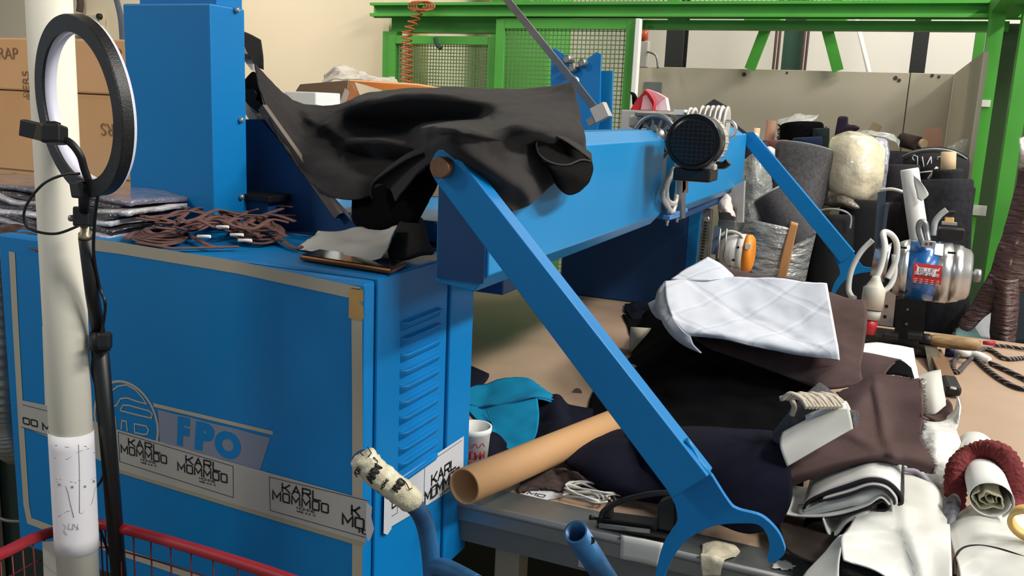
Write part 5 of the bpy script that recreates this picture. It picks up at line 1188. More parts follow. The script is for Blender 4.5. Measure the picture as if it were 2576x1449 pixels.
rows = [[(2160, 868, 2.16), (2215, 863, 2.2), (2298, 876, 2.2)], [(2165, 895, 2.08), (2240, 905, 2.08), (2304, 915, 2.08)], [(2200, 925, 2.02), (2260, 930, 2.0), (2312, 950, 1.98)], [(2260, 980, 1.90), (2300, 985, 1.90), (2330, 960, 1.94)]]
tag(sheet('white_pattern_paper', rows, paper, .0008, 6, .003), 'white paper with a folded corner in front of the blue cutting machine', 'paper')
# rolled paper in red knit
rr1 = thing('rolled_paper', 'white paper roll, its open end facing the camera, inside a red knit', 'paper roll', P(2490, 1290, 1.42))
na = P(2492, 1258, 1.40); fa_ = P(2452, 1120, 1.80)
rolled('outer_roll', na, fa_, .026, .031, 1.15, paper, .001, .86, rr1, 30, .04, 2)
rolled('inner_roll', na + Y * .004, na + Y * .06, .003, .021, 2.6, mat('cream_card', (190, 186, 160), .8), .0016, .8, rr1, 26, .5, 5, .006)
rib = mat('red_ribbed_knit', (124, 44, 46), .9, var=.3, vscale=40, bump=1, bscale=90, bdist=.008, stretch=(1, 1, 1))
b = MB(); rpath = spline([(2412, 1300, 1.50), (2404, 1240, 1.52), (2408, 1180, 1.55), (2440, 1146, 1.58), (2485, 1132, 1.58), (2530, 1150, 1.56), (2552, 1200, 1.54), (2552, 1260, 1.52), (2560, 1310, 1.48)], 12)
rad = [.0165 * (1 + .10 * math.sin(k * 2.4)) * (.5 + .5 * min(1, min(k, len(rpath) - 1 - k) / 12)) for k in range(len(rpath))]
tag(MB().tube(rpath, rad, 18).build('red_knit', rib), 'dark red ribbed knit looped around the white paper roll at the right edge', 'knit')
rows = [[(2400, 1300, 1.46), (2450, 1270, 1.52), (2530, 1285, 1.50), (2590, 1290, 1.50)],
        [(2385, 1325, 1.38), (2450, 1300, 1.40), (2520, 1318, 1.39), (2600, 1340, 1.38)],
        [(2395, 1380, 1.30), (2460, 1350, 1.32), (2530, 1365, 1.31), (2610, 1380, 1.30)],
        [(2412, 1430, 1.24), (2470, 1420, 1.25), (2540, 1430, 1.24), (2620, 1440, 1.23)],
        [(2420, 1500, 1.18), (2480, 1500, 1.18), (2550, 1505, 1.17), (2630, 1510, 1.16)]]
tag(sheet('white_folded_bolt', rows, coat, .004, 8, .004, 8), 'white folded bolt with a dark fold line at the bottom right corner', 'bolt')
tag(MB().tube(spline([(2402, 1449, 1.228), (2404, 1410, 1.265), (2420, 1382, 1.292), (2460, 1374, 1.298), (2520, 1384, 1.288), (2590, 1408, 1.264)], 8), .0026, 6).build('dark_fold_line', dk), 'thin dark fabric edge between the layers of the white folded bolt', 'fabric edge')
rows = [[(2372, 1262, 1.44), (2400, 1245, 1.46), (2412, 1262, 1.46)], [(2376, 1300, 1.40), (2398, 1290, 1.40), (2412, 1285, 1.42)], [(2384, 1330, 1.36), (2392, 1320, 1.36), (2400, 1310, 1.38)]]
tag(sheet('zebra_scrap', rows, mat('black_white_print', (20, 18, 24), .7, c2=(150, 150, 160), vscale=40), .003, 6, .004), 'black and white printed scrap between the big white sheet and the paper roll', 'fabric')
c = P(2588, 1326, 1.30); MB_ = MB().lathe(c + Y * -.0, c + Vector((.01, .03, .012)), [(0, .021), (0, .0265), (.014, .0265), (.014, .021)], 30, closedprof=True)
tag(MB_.build('tape_roll', mat('yellow_tape', (228, 186, 112), .5)), 'yellow roll of tape at the right edge above the white bolt', 'tape roll')
rows = [[(2530, 1215, 1.62), (2560, 1200, 1.64), (2600, 1205, 1.64)], [(2545, 1270, 1.52), (2570, 1262, 1.52), (2610, 1270, 1.52)], [(2545, 1310, 1.47), (2570, 1305, 1.46), (2610, 1310, 1.46)]]
tag(sheet('white_paper_edge', rows, paper, .001, 5, .003), 'white paper behind the red knit at the right edge', 'paper')
rows = [[(2412, 1130, 1.66), (2470, 1075, 1.80), (2505, 1130, 1.66)], [(2410, 1170, 1.60), (2460, 1115, 1.70), (2510, 1165, 1.60)]]
# rolled paper at the left of the pile
ra = U(1585, 853, 'z', TZ + .036); rb_ = ra + Vector((.16, .05, 0))
pr = thing('paper_roll', 'cream paper roll with open end at the left of the black fabric heap', 'paper roll', ra - Z * .036)
rolled('outer_roll', ra, rb_, .032, .035, 1.6, mat('cream_paper', (222, 214, 190), .75), .0012, 1, pr, 30, .03, 1)
rolled('inner_sheet', ra + X * .004, rb_, .012, .029, 1.4, paper_g, .0008, 1, pr, 24, .3, 4)
rows = [[(1570, 772, 2.9), (1600, 762, 2.92), (1640, 768, 2.9)], [(1575, 790, 2.78), (1600, 780, 2.80), (1640, 790, 2.78)], [(1590, 808, 2.70), (1610, 806, 2.70), (1640, 812, 2.70)]]
tag(sheet('navy_scrap', rows, navy, .01, 6, .012, 30), 'dark navy ruffled scrap on the table by the far blue unit', 'fabric')
b = MB().lathe(TT(1452, 988, .0006), TT(1452, 988, .0012), [(0, .0001), (0, .011), (.0006, .011)], 18); tag(b.build('table_hole', brown), 'small round plug mark in the beige table top', 'mark')
# ================================================================ CUTTING MACHINES ON THE FAR SIDE OF THE TABLE
MY = 2.85
cm = thing('cutting_machine', 'chrome and blue straight-knife cutting machine with red label, right of the pile', 'machine', TT(2270, 868))
ma = P(2225, 672, MY); mb_ = P(2445, 692, MY); mb_.y = MY; dm = (mb_ - ma).normalized(); Lm = (mb_ - ma).length
def seg(name, t0, t1, prof, m, n=48):
    return MB().lathe(ma + dm * t0, mb_, [(t, r) for t, r in prof], n).build(name, m, cm, weld=False)
seg('front_housing', 0, 0, [(0.026, .05), (.028, .074), (.045, .083), (.062, .088)], chrome)
seg('blue_band', .062, 0, [(0, .088), (.075, .088)], mat('blue_enamel', (28, 96, 164), .25, coat=.6))
seg('rear_housing', .137, 0, [(0, .088), (.036, .088), (.0365, .0845), (.039, .0845), (.0395, .0865), (.066, .080), (.067, .077), (.086, .070), (.092, .060), (.093, .02)], chrome)
seg('end_knob', .230, 0, [(0, .012), (.006, .012), (.008, .019), (.024, .019), (.026, .013)], steel, 24)
# vents
for (px, py) in ((2272, 623), (2270, 736), (2394, 636), (2380, 747)):
    c = P(px, py, MY - .088 * math.cos(math.asin(max(-.95, min(.95, (680 - py) / 85)))))
    MB().obox(c, dm * .010, Vector((0, .002, 0)), Z * .003).build('vent', black_mt, cm)
# red label follows the band
def on_motor(px, py, r=.0885):
    d = (P(px, py, MY) - CAM).normalized(); o = CAM - ma; dd = d - dm * d.dot(dm); oo = o - dm * o.dot(dm)
    A = dd.dot(dd); B = 2 * dd.dot(oo); C = oo.dot(oo) - r * r; D = max(0, B * B - 4 * A * C); return CAM + d * ((-B - math.sqrt(D)) / (2 * A))
def mquad(pxs, r, name, m, parent=cm, n=8):
    (a, b_, c, d) = pxs; q = MB()
    for i in range(n + 1):
        t = i / n
        for j in range(2):
            l = (a[0] + (d[0] - a[0]) * t, a[1] + (d[1] - a[1]) * t); rr = (b_[0] + (c[0] - b_[0]) * t, b_[1] + (c[1] - b_[1]) * t)
            q.v.append(on_motor(*(l if j == 0 else rr), r))
    for i in range(n): q.f.append([2 * i, 2 * i + 1, 2 * i + 3, 2 * i + 2]); q.sm.append(True)
    return q.build(name, m, parent)
redl = mat('red_label', (196, 44, 48), .4); whl = mat('white_label', (232, 228, 226), .5)
lb = mquad(((2300, 661), (2371, 669), (2366, 717), (2294, 707)), .0890, 'red_label', redl)
mquad(((2308, 671), (2358, 677), (2352, 693), (2304, 688)), .0893, 'label_field', whl, lb)
mquad(((2302, 682), (2363, 690), (2361, 698), (2300, 690)), .0893, 'label_field', whl, lb)
b = MB(); navyi = mat('navy_ink', (24, 30, 78), .5)
def mtext(txt, x, y, ux, uy, h, w, sw, bm):
    n = 0
    EX = {'B': [[(0, 0), (0, 1), (.8, 1), (.9, .8), (.7, .5), (0, .5)], [(.7, .5), (1, .3), (.9, 0), (0, 0)]], 'U': [[(0, 1), (0, 0), (1, 0), (1, 1)]]}
    for ch in txt:
        for st in (EX.get(ch) or STK.get(ch, [])):
            ps = [on_motor(x + (n + p[0]) * w * ux + p[1] * h * .25, y + (n + p[0]) * w * uy - p[1] * h, .0896) for p in st]
            bm.tube(ps, sw, 4)
        n += 1.35 if ch not in ' I' else .8
mtext('BLUE', 2312, 682, 1, .12, 9, 7.5, .0007, b); mtext('STREAK II', 2301, 693, 1, .12, 9, 5.6, .0007, b)
b.build('label_lettering', navyi, lb)
b = MB()
for k in range(3):
    for i in range(5): ps = [on_motor(2298 + i * 14 - k, 700 + i * 1.8 + k * 4.5, .0893), on_motor(2307 + i * 14 - k, 701 + i * 1.8 + k * 4.5, .0893)]; b.tube(ps, .0007, 4)
b.build('label_small_print', whl, lb)
mquad(((2352, 612), (2374, 614), (2372, 644), (2350, 640)), .0893, 'rating_plate', whl)
for sx in (0, 1):
    bb = MB(); q = ((2304, 664), (2314, 674), (2309, 674)) if sx == 0 else ((2366, 672), (2356, 682), (2361, 683))
    bb.add([on_motor(x, y, .0897) for x, y in q], [(0, 1, 2)]).build('lightning_mark', whl, lb)
# handle
hd_ = spline([(2328, 622, MY - .06), (2318, 600, MY - .055), (2312, 575, MY - .05), (2316, 560, MY - .05), (2326, 562, MY - .05), (2330, 585, MY - .05), (2334, 608, MY - .06)], 8)
MB().tube(hd_, .0095, 14).build('carry_handle', steel, cm)
c = P(2336, 614, MY - .075); MB().obox(c, dm * .018, Vector((0, .006, 0)), Z * .009).build('handle_mount', chrome, cm, bevel=.002)
for dx in (-6, 6):
    c = P(2336 + dx, 614, MY - .082); MB().lathe(c, c + Vector((0, -.002, 0)), [(0, .004), (.002, .004)], 12).build('screw', brown, cm)
c = P(2392, 588, MY + .02)
MB().obox(c, dm * .034, Vector((0, .028, 0)), Z * .016).build('switch_box', black_pl, cm, bevel=.003)
c = P(2388, 562, MY + .02)
MB().obox(c, dm * .020, Vector((0, .014, 0)), Z * .004).build('switch_plate', chrome, cm, bevel=.001)
MB().obox(P(2388, 553, MY + .02), dm * .012, Vector((0, .01, 0)), Z * .007).build('orange_switch', mat('amber_plastic', (232, 186, 120), .4), cm, bevel=.002)
MB().obox(P(2392, 536, MY + .02), dm * .012, Vector((0, .01, 0)), Z * .006).build('switch_guard', black_mt, cm, bevel=.002)
MB().tube(spline([(2348, 592, MY), (2352, 560, MY), (2366, 540, MY), (2382, 528, MY)], 8), .0085, 12).build('grey_cable', mat('grey_rubber', (176, 178, 176), .5), cm)
# stand
MB().prism([P(2208, 590, MY), P(2222, 590, MY), P(2222, 700, MY), P(2208, 700, MY)], (0, .02, 0)).build('knife_guide', steel, cm)
MB().prism([P(2208, 484, MY - .02), P(2229, 480, MY - .02), P(2212, 700, MY - .02), P(2192, 700, MY - .02)], (0, .012, 0)).build('upright_strip', mat('blue_grey_steel', (84, 94, 106), .4, .7), cm)
MB().prism([P(2228, 512, MY - .03), P(2237, 512, MY - .03), P(2222, 620, MY - .03), P(2213, 620, MY - .03)], (0, .012, 0)).build('upright_strip', MATS['blue_grey_steel'], cm)
MB().lathe(P(2196, 655, MY), P(2228, 660, MY), [(0, .046), (.03, .05), (.042, .06)], 30).build('gear_housing', chrome, cm)
MB().prism([P(2205, 725, MY - .01), P(2254, 740, MY - .01), P(2246, 822, MY - .01), P(2200, 815, MY - .01)], (0, .02, 0)).build('mount_plate', chrome, cm)
for (px, py) in ((2230, 771), (2226, 797)):
    c = P(px, py, MY - .012); MB().lathe(c, c - Y * .002, [(0, .005), (.002, .005)], 12).build('bolt_hole', black_pl, cm)
MB().prism([P(2252, 752, MY), P(2330, 758, MY), P(2322, 870, MY), P(2250, 850, MY)], (0, .03, 0)).build('standard', black_mt, cm)
for (px, py) in ((2283, 778), (2280, 815)):
    c = P(px, py, MY - .002); MB().lathe(c, c - Y * .003, [(0, .005), (.003, .004)], 12).build('screw', steel, cm)
MB().box((TT(2175, 860).x, MY - .12, TZ + .004), (TT(2340, 862).x, MY + .12, TZ + .022)).build('base_plate', mat('dark_oily_steel', (62, 58, 52), .4, .7, var=.4, vscale=20), cm, bevel=.004)
for px in (2190, 2240, 2300):
    c = P(px, 846, MY - .1); MB().box((c.x - .02, MY - .13, c.z - .004), (c.x + .02, MY - .08, c.z + .012)).build('base_roller', black_mt, cm, bevel=.003)
fa1 = P(2322, 868, MY - .1); fb1 = P(2400, 985, 2.45)
MB().prism([P(2325, 865, 2.75), P(2352, 868, 2.75), P(2372, 925, 2.6), P(2340, 945, 2.55)], (.0, .03, .006)).build('front_foot', mat('tarnished_steel', (132, 124, 108), .45, .6, var=.3, vscale=14), cm)
tl = thing('roller_tool', 'brown flat bar with a black end roller lying right of the papers', 'tool', TT(2390, 980))
MB().bar(TT(2350, 880, .02), TT(2392, 965, .018), .035, .008).build('bar', mat('brown_bakelite', (128, 98, 70), .5), tl)
MB().bar(TT(2385, 955, .018), TT(2399, 985, .018), .036, .026).build('end_block', black_mt, tl, bevel=.008)
c = TT(2398, 978, .032); MB().lathe(c, c + Z * .003, [(0, .008), (.003, .007)], 14).build('rivet', alu, tl)
# wood-handled tool
wh = thing('wooden_handle_tool', 'tool with pale wooden handle pointing right from the cutting machine', 'tool', TT(2400, 872))
a = P(2338, 855, 2.75); c = P(2466, 868, 2.75); Lw = (c - a).length
MB().lathe(a, c, [(0, .013), (.01, .016), (.03, .0185), (Lw * .7, .0195), (Lw - .01, .018), (Lw, .012)], 24).build('handle', mat('worn_wood', (178, 146, 100), .6, c2=(92, 66, 44), vscale=12, stretch=(1, 5, 5), distort=1), wh)
MB().lathe(P(2312, 853, 2.75), a, [(0, .015), (.02, .015), (.035, .013)], 18).build('ferrule', black_mt, wh)
# cable loops and plug
cl = thing('power_cable', 'white looped power cable with grey and red industrial plug', 'cable', P(2180, 840, 2.7))
cw = mat('white_grey_cable', (212, 214, 208), .5)
yv = 2.70
MB().tube(spline([(2232, 700, yv + .04), (2252, 660, yv + .05), (2256, 615, yv + .05), (2242, 590, yv + .04), (2222, 586, yv + .03), (2226, 620, yv), (2216, 670, yv - .01), (2204, 700, yv - .02)], 9), .0085, 12).build('cable_loop', cw, cl)
MB().tube(spline([(2195, 604, yv + .05), (2165, 635, yv + .04), (2142, 680, yv + .03), (2135, 725, yv + .02), (2142, 745, yv + .01), (2150, 750, yv)], 9), .0078, 12).build('cable_loop', cw, cl)
MB().tube(spline([(2250, 640, yv + .05), (2250, 690, yv + .05), (2238, 720, yv + .04), (2218, 735, yv + .03)], 7), .0078, 12).build('cable_loop', cw, cl)
a = P(2205, 694, yv - .02); c = P(2192, 778, yv - .03); Lp = (c - a).length
MB().lathe(a, c, [(0, .010), (.012, .014), (.03, .024), (.034, .030), (Lp, .030)], 24).build('plug_body', mat('ivory_grey_plastic', (196, 192, 176), .5), cl)
c2 = P(2187, 800, yv - .03); MB().lathe(c, c2, [(0, .027), ((c2 - c).length, .027)], 24).build('plug_collar', mat('grey_plastic', (180, 182, 172), .5), cl)
c3 = P(2181, 838, yv - .03); MB().lathe(c2, c3, [(0, .024), ((c3 - c2).length, .022)], 24).build('red_plug_end', mat('red_plug', (176, 26, 44), .35), cl)
# braided cords
def braid_mat():
    m = mat('black_braided_cord', (30, 26, 28), .8); nt = m.node_tree; tc = nt.nodes.new('ShaderNodeTexCoord'); w = nt.nodes.new('ShaderNodeTexWave'); w.inputs['Scale'].default_value = 34; w.bands_direction = 'DIAGONAL'
    r = nt.nodes.new('ShaderNodeValToRGB'); r.color_ramp.elements[0].position = .9; r.color_ramp.elements[1].position = .96; r.color_ramp.elements[0].color = srgb(32, 26, 30); r.color_ramp.elements[1].color = srgb(170, 160, 160)
    nt.links.new(tc.outputs['Object'], w.inputs[0]); nt.links.new(w.outputs['Fac'], r.inputs[0]); nt.links.new(r.outputs[0], nt.nodes['Principled BSDF'].inputs['Base Color']); return m
br = braid_mat()
bc = thing('braided_cord', 'black and white braided iron cord curling on the table at the right', 'cord', TT(2480, 930))
def cord(pp, r=.006): return MB().tube(spline([TT(x, y, .007) for x, y in pp], 8), r, 10).build('cord', br, bc)
cord([(2455, 895), (2425, 890), (2402, 905), (2400, 930), (2412, 935), (2430, 915), (2455, 892), (2475, 878), (2500, 884), (2530, 902), (2576, 900), (2620, 895)])
cord([(2455, 900), (2480, 925), (2520, 955), (2560, 975), (2590, 980)]); cord([(2490, 912), (2530, 930), (2576, 952), (2600, 965)])
cord([(2500, 868), (2540, 872), (2600, 882)], .005)
a = TT(2440, 890, .012); c = TT(2490, 905, .012); MB().lathe(a, c, [(0, .012), (.03, .014), ((c - a).length, .008)], 16).build('white_connector', paper, bc)
a = TT(2398, 885, .014); c = TT(2440, 890, .014); MB().lathe(a, c, [(0, .012), ((c - a).length, .013)], 16).build('white_sleeve', paper, bc)
a = TT(2378, 882, .015); c = TT(2400, 885, .015); MB().lathe(a, c, [(0, .014), ((c - a).length, .014)], 16).build('blue_sleeve', mat('dark_blue_plastic', (34, 34, 92), .5), bc)
a = TT(2474, 862, .015); c = TT(2502, 864, .015); MB().lathe(a, c, [(0, .006), ((c - a).length, .008)], 12).build('red_sleeve', red, bc)
# second cutter
c2m = thing('cutting_machine', 'grey cutting machine with orange band standing beyond the quilted pad', 'machine', TT(1830, 740))
SY = 2.85
a = P(1812, 630, SY); c = P(1898, 640, SY); d2 = (c - a).normalized(); L2 = (c - a).length
gm = mat('grey_enamel', (176, 176, 170), .4)
MB().lathe(a, c, [(0, .025), (.005, .040), (.02, .052), (.055, .060)], 36).build('motor_front', gm, c2m)
MB().lathe(a + d2 * .055, c, [(0, .060), (.022, .060)], 36).build('grey_band', paper_g, c2m)
MB().lathe(a + d2 * .077, c, [(0, .0605), (.016, .0600), (.024, .052), (.027, .04)], 36).build('orange_band', mat('orange_enamel', (232, 140, 40), .4), c2m)
q = P(1882, 620, SY - .06); MB().obox(q, d2 * .008, Y * .002, Z * .008).build('white_sticker', paper, c2m)
for (px, py) in ((1857, 622), (1845, 654)):
    q = P(px, py, SY - .058); MB().lathe(q, q - Y * .002, [(0, .004), (.002, .004)], 10).build('vent_hole', black_pl, c2m)
q = P(1850, 672, SY - .04); MB().tube(spline([q + Vector((-.015, 0, 0)), q + Vector((0, -.005, -.008)), q + Vector((.016, 0, 0))], 4), .006, 10).build('sharpener_lever', steel, c2m)
MB().tube(spline([(1812, 592, SY - .03), (1835, 582, SY - .03), (1862, 590, SY - .03), (1870, 604, SY - .03)], 6), .005, 10).build('handle_loop', paper_g, c2m)
MB().prism([P(1768, 525, SY - .05), P(1791, 527, SY - .05), P(1782, 665, SY - .05), P(1752, 660, SY - .05)], (0, .02, 0)).build('slotted_guard', mat('worn_chrome', (172, 166, 150), .3, .8, var=.4, vscale=24), c2m, bevel=.002)
for k in range(13):
    q = P(1779 - k * 1.0, 560 + k * 7.6, SY - .052); MB().box((q.x - .009, q.y - .002, q.z - .0025), (q.x + .001, q.y, q.z + .0025)).build('slot', black_pl, c2m)
q = P(1779, 551, SY - .06); MB().lathe(q, q - Y * .008, [(0, .009), (.006, .009), (.008, .006)], 16).build('guard_knob', chrome, c2m)
MB().prism([P(1797, 570, SY - .02), P(1812, 572, SY - .02), P(1806, 640, SY - .02), P(1788, 640, SY - .02)], (0, .03, 0)).build('blue_grey_bar', mat('blue_grey_plastic', (92, 116, 146), .5), c2m)
MB().prism([P(1806, 553, SY - .01), P(1852, 556, SY - .01), P(1848, 608, SY - .01), P(1806, 604, SY - .01)], (0, .05, 0)).build('stand_head', steel, c2m, bevel=.004)
MB().prism([P(1806, 520, SY + .0), P(1852, 522, SY + .0), P(1850, 560, SY), P(1808, 560, SY)], (0, .04, 0)).build('stand_neck', mat('dark_chrome', (110, 108, 104), .35, .7), c2m, bevel=.004)
MB().prism([P(1840, 470, SY + .02), P(1872, 455, SY + .02), P(1868, 560, SY + .02), P(1840, 560, SY + .02)], (0, .03, 0)).build('rear_strut', alu, c2m)
for dx in (0, 16): MB().tube([P(1812 + dx, 575, SY - .07), P(1806 + dx, 650, SY - .07)], .003, 8).build('rod', chrome, c2m)
MB().box((P(1760, 740, SY).x, SY - .1, TZ + .002), (P(1880, 740, SY).x, SY + .1, TZ + .02)).build('base_plate', steel, c2m, bevel=.004)
MB().prism([P(1800, 640, SY - .01), P(1832, 640, SY - .01), Vector((P(1832, 740, SY).x, SY - .01, TZ + .02)), Vector((P(1800, 740, SY).x, SY - .01, TZ + .02))], (0, .03, 0)).build('standard', steel, c2m)
rows = [[(1815, 500, SY - .02), (1828, 490, SY - .01), (1840, 502, SY)], [(1806, 525, SY - .03), (1825, 520, SY - .05), (1845, 528, SY - .02)], [(1812, 535, SY - .03), (1830, 535, SY - .06), (1848, 546, SY - .02)]]
tag(sheet('crumpled_tissue', rows, mat('pinkish_tissue', (226, 208, 200), .8, bump=1, bscale=50, bdist=.006), .002, 6, .008, 40), 'crumpled pinkish white tissue on the grey cutting machine', 'tissue')
# ================================================================ FABRIC ROLLS BEHIND THE TABLE
def froll(name, top, bot, r, m, label, cat='fabric roll', sq=1.0, core=None, layers=0, cr_=.022, seed=0, group=None, topcap=None):
    """an upright roll: top, bot are world points of its axis"""
    t = thing(name, label, cat, bot, group); d = (bot - top); L = d.length; d.normalize(); n = 36
    b = MB(); u, v = b.frame(d); m_ = 14
    prof = [(0.0, .02), (0, r * .35), (.002, r * .7), (.0, r * .93), (.006, r * .99)] + [(L * k / m_, r) for k in range(1, m_ + 1)]
    for (tt, rr) in prof:
        for k in range(n):
            a = 2 * math.pi * k / n; q = 1 + .05 * noise.noise(Vector((math.cos(a) * 1.5 + seed, math.sin(a) * 1.5, tt * 5)))
            b.v.append(top + d * tt + (u * math.cos(a) + v * math.sin(a) * sq) * rr * q)
    for i in range(len(prof) - 1):
        for k in range(n): b.f.append([i * n + k, i * n + (k + 1) % n, (i + 1) * n + (k + 1) % n, (i + 1) * n + k]); b.sm.append(True)
    b.f.append(list(range(n))); b.sm.append(False)
    b.build('fabric', m, t)
    for k in range(layers):
        q = MB(); rr = r * (.9 - .22 * k)
        q.tube([top - d * .002 + (u * math.cos(a) + v * math.sin(a) * sq) * rr for a in [2 * math.pi * i / 40 for i in range(40)]], .004, 6, closed=True); q.build('layer_edge', mats_edge, t)
    if core: MB().lathe(top - d * .06, top + d * .02, [(0, cr_ * .8), (0, cr_), (.08, cr_), (.08, cr_ * .8)], 22, closedprof=True).build('core', core, t)
    return t
mats_edge = mat('pale_grey_edge', (150, 156, 154), .9)
core_m = mat('cream_core', (206, 178, 140), .7)
plas = mat('clear_plastic_film', (214, 220, 216), .12, alpha=.34, bump=1, bscale=26, bdist=.02, coat=1, spec=.8)
froll('fabric_roll', P(2027, 372, 3.55), P(1930, 760, 3.45), .112, greyknit, 'large grey knit fabric roll leaning behind the far blue arm', layers=1, seed=1)
froll('fabric_roll', P(1935, 490, 3.32), P(2010, 612, 3.30), .066, mat('dark_grey_melange', (74, 72, 76), .95, var=.4, vscale=120), 'small dark grey fabric roll lying against the big grey knit roll', layers=1, seed=2)
foil = mat('silver_foil_fabric', (172, 174, 172), .34, .4, var=.15, vscale=14, bump=1.0, bscale=14, bdist=.022, stretch=(1, 1, 3))
fr = froll('foil_roll', P(1960, 560, 3.36), P(1890, 860, 3.34), .135, foil, 'silver crinkled foil roll with a brown tape strip beside the grey cutter', seed=3)
rows = [[(1990, 556, 3.235), (2008, 562, 3.24)], [(1972, 620, 3.225), (1994, 628, 3.23)], [(1958, 680, 3.215), (1980, 690, 3.22)], [(1945, 735, 3.21), (1968, 740, 3.215)]]
sheet('tape_strip', rows, mat('brown_packing_tape', (178, 128, 80), .35), .001, 5, 0, 14, fr)
rows = [[(1868, 400, 3.36), (1900, 385, 3.35), (1935, 420, 3.38)], [(1858, 470, 3.33), (1900, 460, 3.30), (1945, 500, 3.34)], [(1850, 550, 3.32), (1890, 540, 3.28), (1930, 570, 3.32)], [(1848, 640, 3.32), (1880, 640, 3.28), (1905, 640, 3.32)]]
tag(sheet('plastic_wrap', rows, mat('cloudy_plastic', (170, 172, 168), .2, alpha=.75, bump=1, bscale=18, bdist=.03, coat=1), .002, 7, .015, 12), 'cloudy plastic wrap hanging between the beam end and the grey rolls', 'plastic wrap')
rows = [[(1918, 375, 3.45), (1935, 368, 3.45), (1950, 375, 3.46)], [(1912, 395, 3.44), (1932, 392, 3.42), (1950, 398, 3.45)], [(1925, 420, 3.44), (1938, 425, 3.43), (1950, 430, 3.45)]]
tag(sheet('white_packet', rows, plast, .004, 6, .004), 'small crumpled white packet left of the large grey knit roll', 'packet')
# cream roll in plastic
crm = mat('cream_plastic_wrapped', (226, 216, 186), .25, var=.04, bump=.8, bscale=13, bdist=.018, coat=1.0)
cs = thing('cream_fabric_bolt', 'cream fabric bolt wrapped in glossy clear plastic', 'fabric bolt', P(2140, 560, 3.6))
rows = [[(2105, 345, 3.66), (2140, 336, 3.68), (2180, 345, 3.68), (2215, 360, 3.66)], [(2090, 362, 3.56), (2135, 350, 3.52), (2185, 358, 3.52), (2222, 378, 3.58)],
        [(2088, 420, 3.53), (2130, 420, 3.47), (2180, 425, 3.47), (2218, 430, 3.54)], [(2086, 468, 3.53), (2120, 480, 3.48), (2168, 492, 3.48), (2205, 490, 3.55)], [(2095, 480, 3.58), (2130, 498, 3.55), (2172, 512, 3.55), (2192, 508, 3.60)]]
sheet('bolt', rows, crm, .02, 8, .006, 14, cs)
rows = [[(2200, 345, 3.6), (2232, 352, 3.6), (2238, 380, 3.6)], [(2212, 400, 3.56), (2232, 410, 3.56), (2232, 440, 3.58)], [(2205, 480, 3.56), (2216, 488, 3.57), (2218, 500, 3.58)]]
sheet('plastic_edge', rows, mat('lilac_plastic_sheen', (176, 178, 196), .12, alpha=.7, bump=1, bscale=20, bdist=.02, coat=1), .002, 6, .006, 20, cs)
rows = [[(2072, 500, 3.52), (2120, 492, 3.47), (2172, 512, 3.47), (2190, 522, 3.55)], [(2072, 512, 3.51), (2120, 512, 3.45), (2165, 525, 3.45), (2190, 534, 3.54)], [(2078, 520, 3.53), (2120, 522, 3.48), (2160, 536, 3.48), (2185, 540, 3.56)]]
sheet('plastic_skirt', rows, mat('grey_brown_plastic', (122, 114, 100), .3, bump=1, bscale=30, bdist=.02, coat=1), .002, 6, .006, 20, cs)
rows = [[(2130, 335, 3.66), (2180, 328, 3.66), (2240, 340, 3.68), (2265, 352, 3.7)], [(2140, 342, 3.62), (2190, 338, 3.62), (2245, 352, 3.64), (2262, 372, 3.66)]]
sheet('plastic_top', rows, plas, .002, 6, .008, 20, cs)
blk = mat('black_fabric_roll', (24, 23, 26), .9, var=.3)
r_ = froll('fabric_roll', P(2105, 540, 3.5), P(2085, 850, 3.45), .085, blk, 'black fabric roll with a white edge ring under the cream bolt', seed=4)
MB().tube(spline([(2062, 530, 3.40), (2085, 526, 3.39), (2120, 530, 3.38), (2140, 545, 3.40), (2138, 575, 3.40)], 6), .004, 6).build('white_edge', mats_edge, r_)
froll('fabric_roll', P(2190, 505, 3.55), P(2150, 850, 3.5), .105, blk, 'broad black fabric roll right of the white-ringed one', seed=5)
froll('fabric_roll', P(2262, 415, 3.65), P(2235, 850, 3.6), .072, mat('black_plum_roll', (38, 32, 38), .9, var=.3), 'dark plum fabric roll between the cream bolt and the white paper roll', seed=6)
tag(MB().tube(spline([(2215, 478, 3.5), (2245, 476, 3.48), (2275, 484, 3.5)], 5), .006, 8).build('white_strip', paper), 'thin white strip across the dark plum roll', 'strip')
wr1 = froll('white_paper_roll', P(2288, 425, 3.42), P(2318, 640, 3.40), .031, paper, 'slim white paper roll standing among the black rolls', 'paper roll', seed=7)
rows = [[(2298, 440, 3.37), (2312, 452, 3.36)], [(2300, 465, 3.37), (2332, 480, 3.36)], [(2304, 480, 3.37), (2335, 492, 3.36)], [(2308, 500, 3.37), (2318, 506, 3.36)]]
sheet('torn_flap', rows, paper, .001, 4, .002, 20, wr1)
# black bag with white handwriting and plastic rim
bg = thing('black_bolt', 'black fabric bolt with white handwriting, wrapped in clear plastic', 'fabric bolt', P(2360, 520, 3.75))
rows = [[(2275, 392, 3.78), (2320, 378, 3.78), (2380, 378, 3.78), (2432, 398, 3.78)], [(2276, 420, 3.72), (2320, 400, 3.68), (2380, 400, 3.68), (2434, 420, 3.72)], [(2280, 470, 3.70), (2325, 470, 3.66), (2380, 475, 3.66), (2430, 470, 3.70)], [(2285, 560, 3.70), (2330, 560, 3.66), (2380, 560, 3.66), (2425, 560, 3.70)]]
sheet('bolt', rows, blk, .02, 7, .004, 10, bg)
MB().tube(spline([(2270, 395, 3.74), (2300, 382, 3.71), (2350, 375, 3.69), (2400, 382, 3.70), (2432, 400, 3.73)], 6), .006, 8, flat=.6).build('plastic_rim', mat('white_plastic_rim', (150, 158, 152), .3, coat=1), bg)
b = MB()
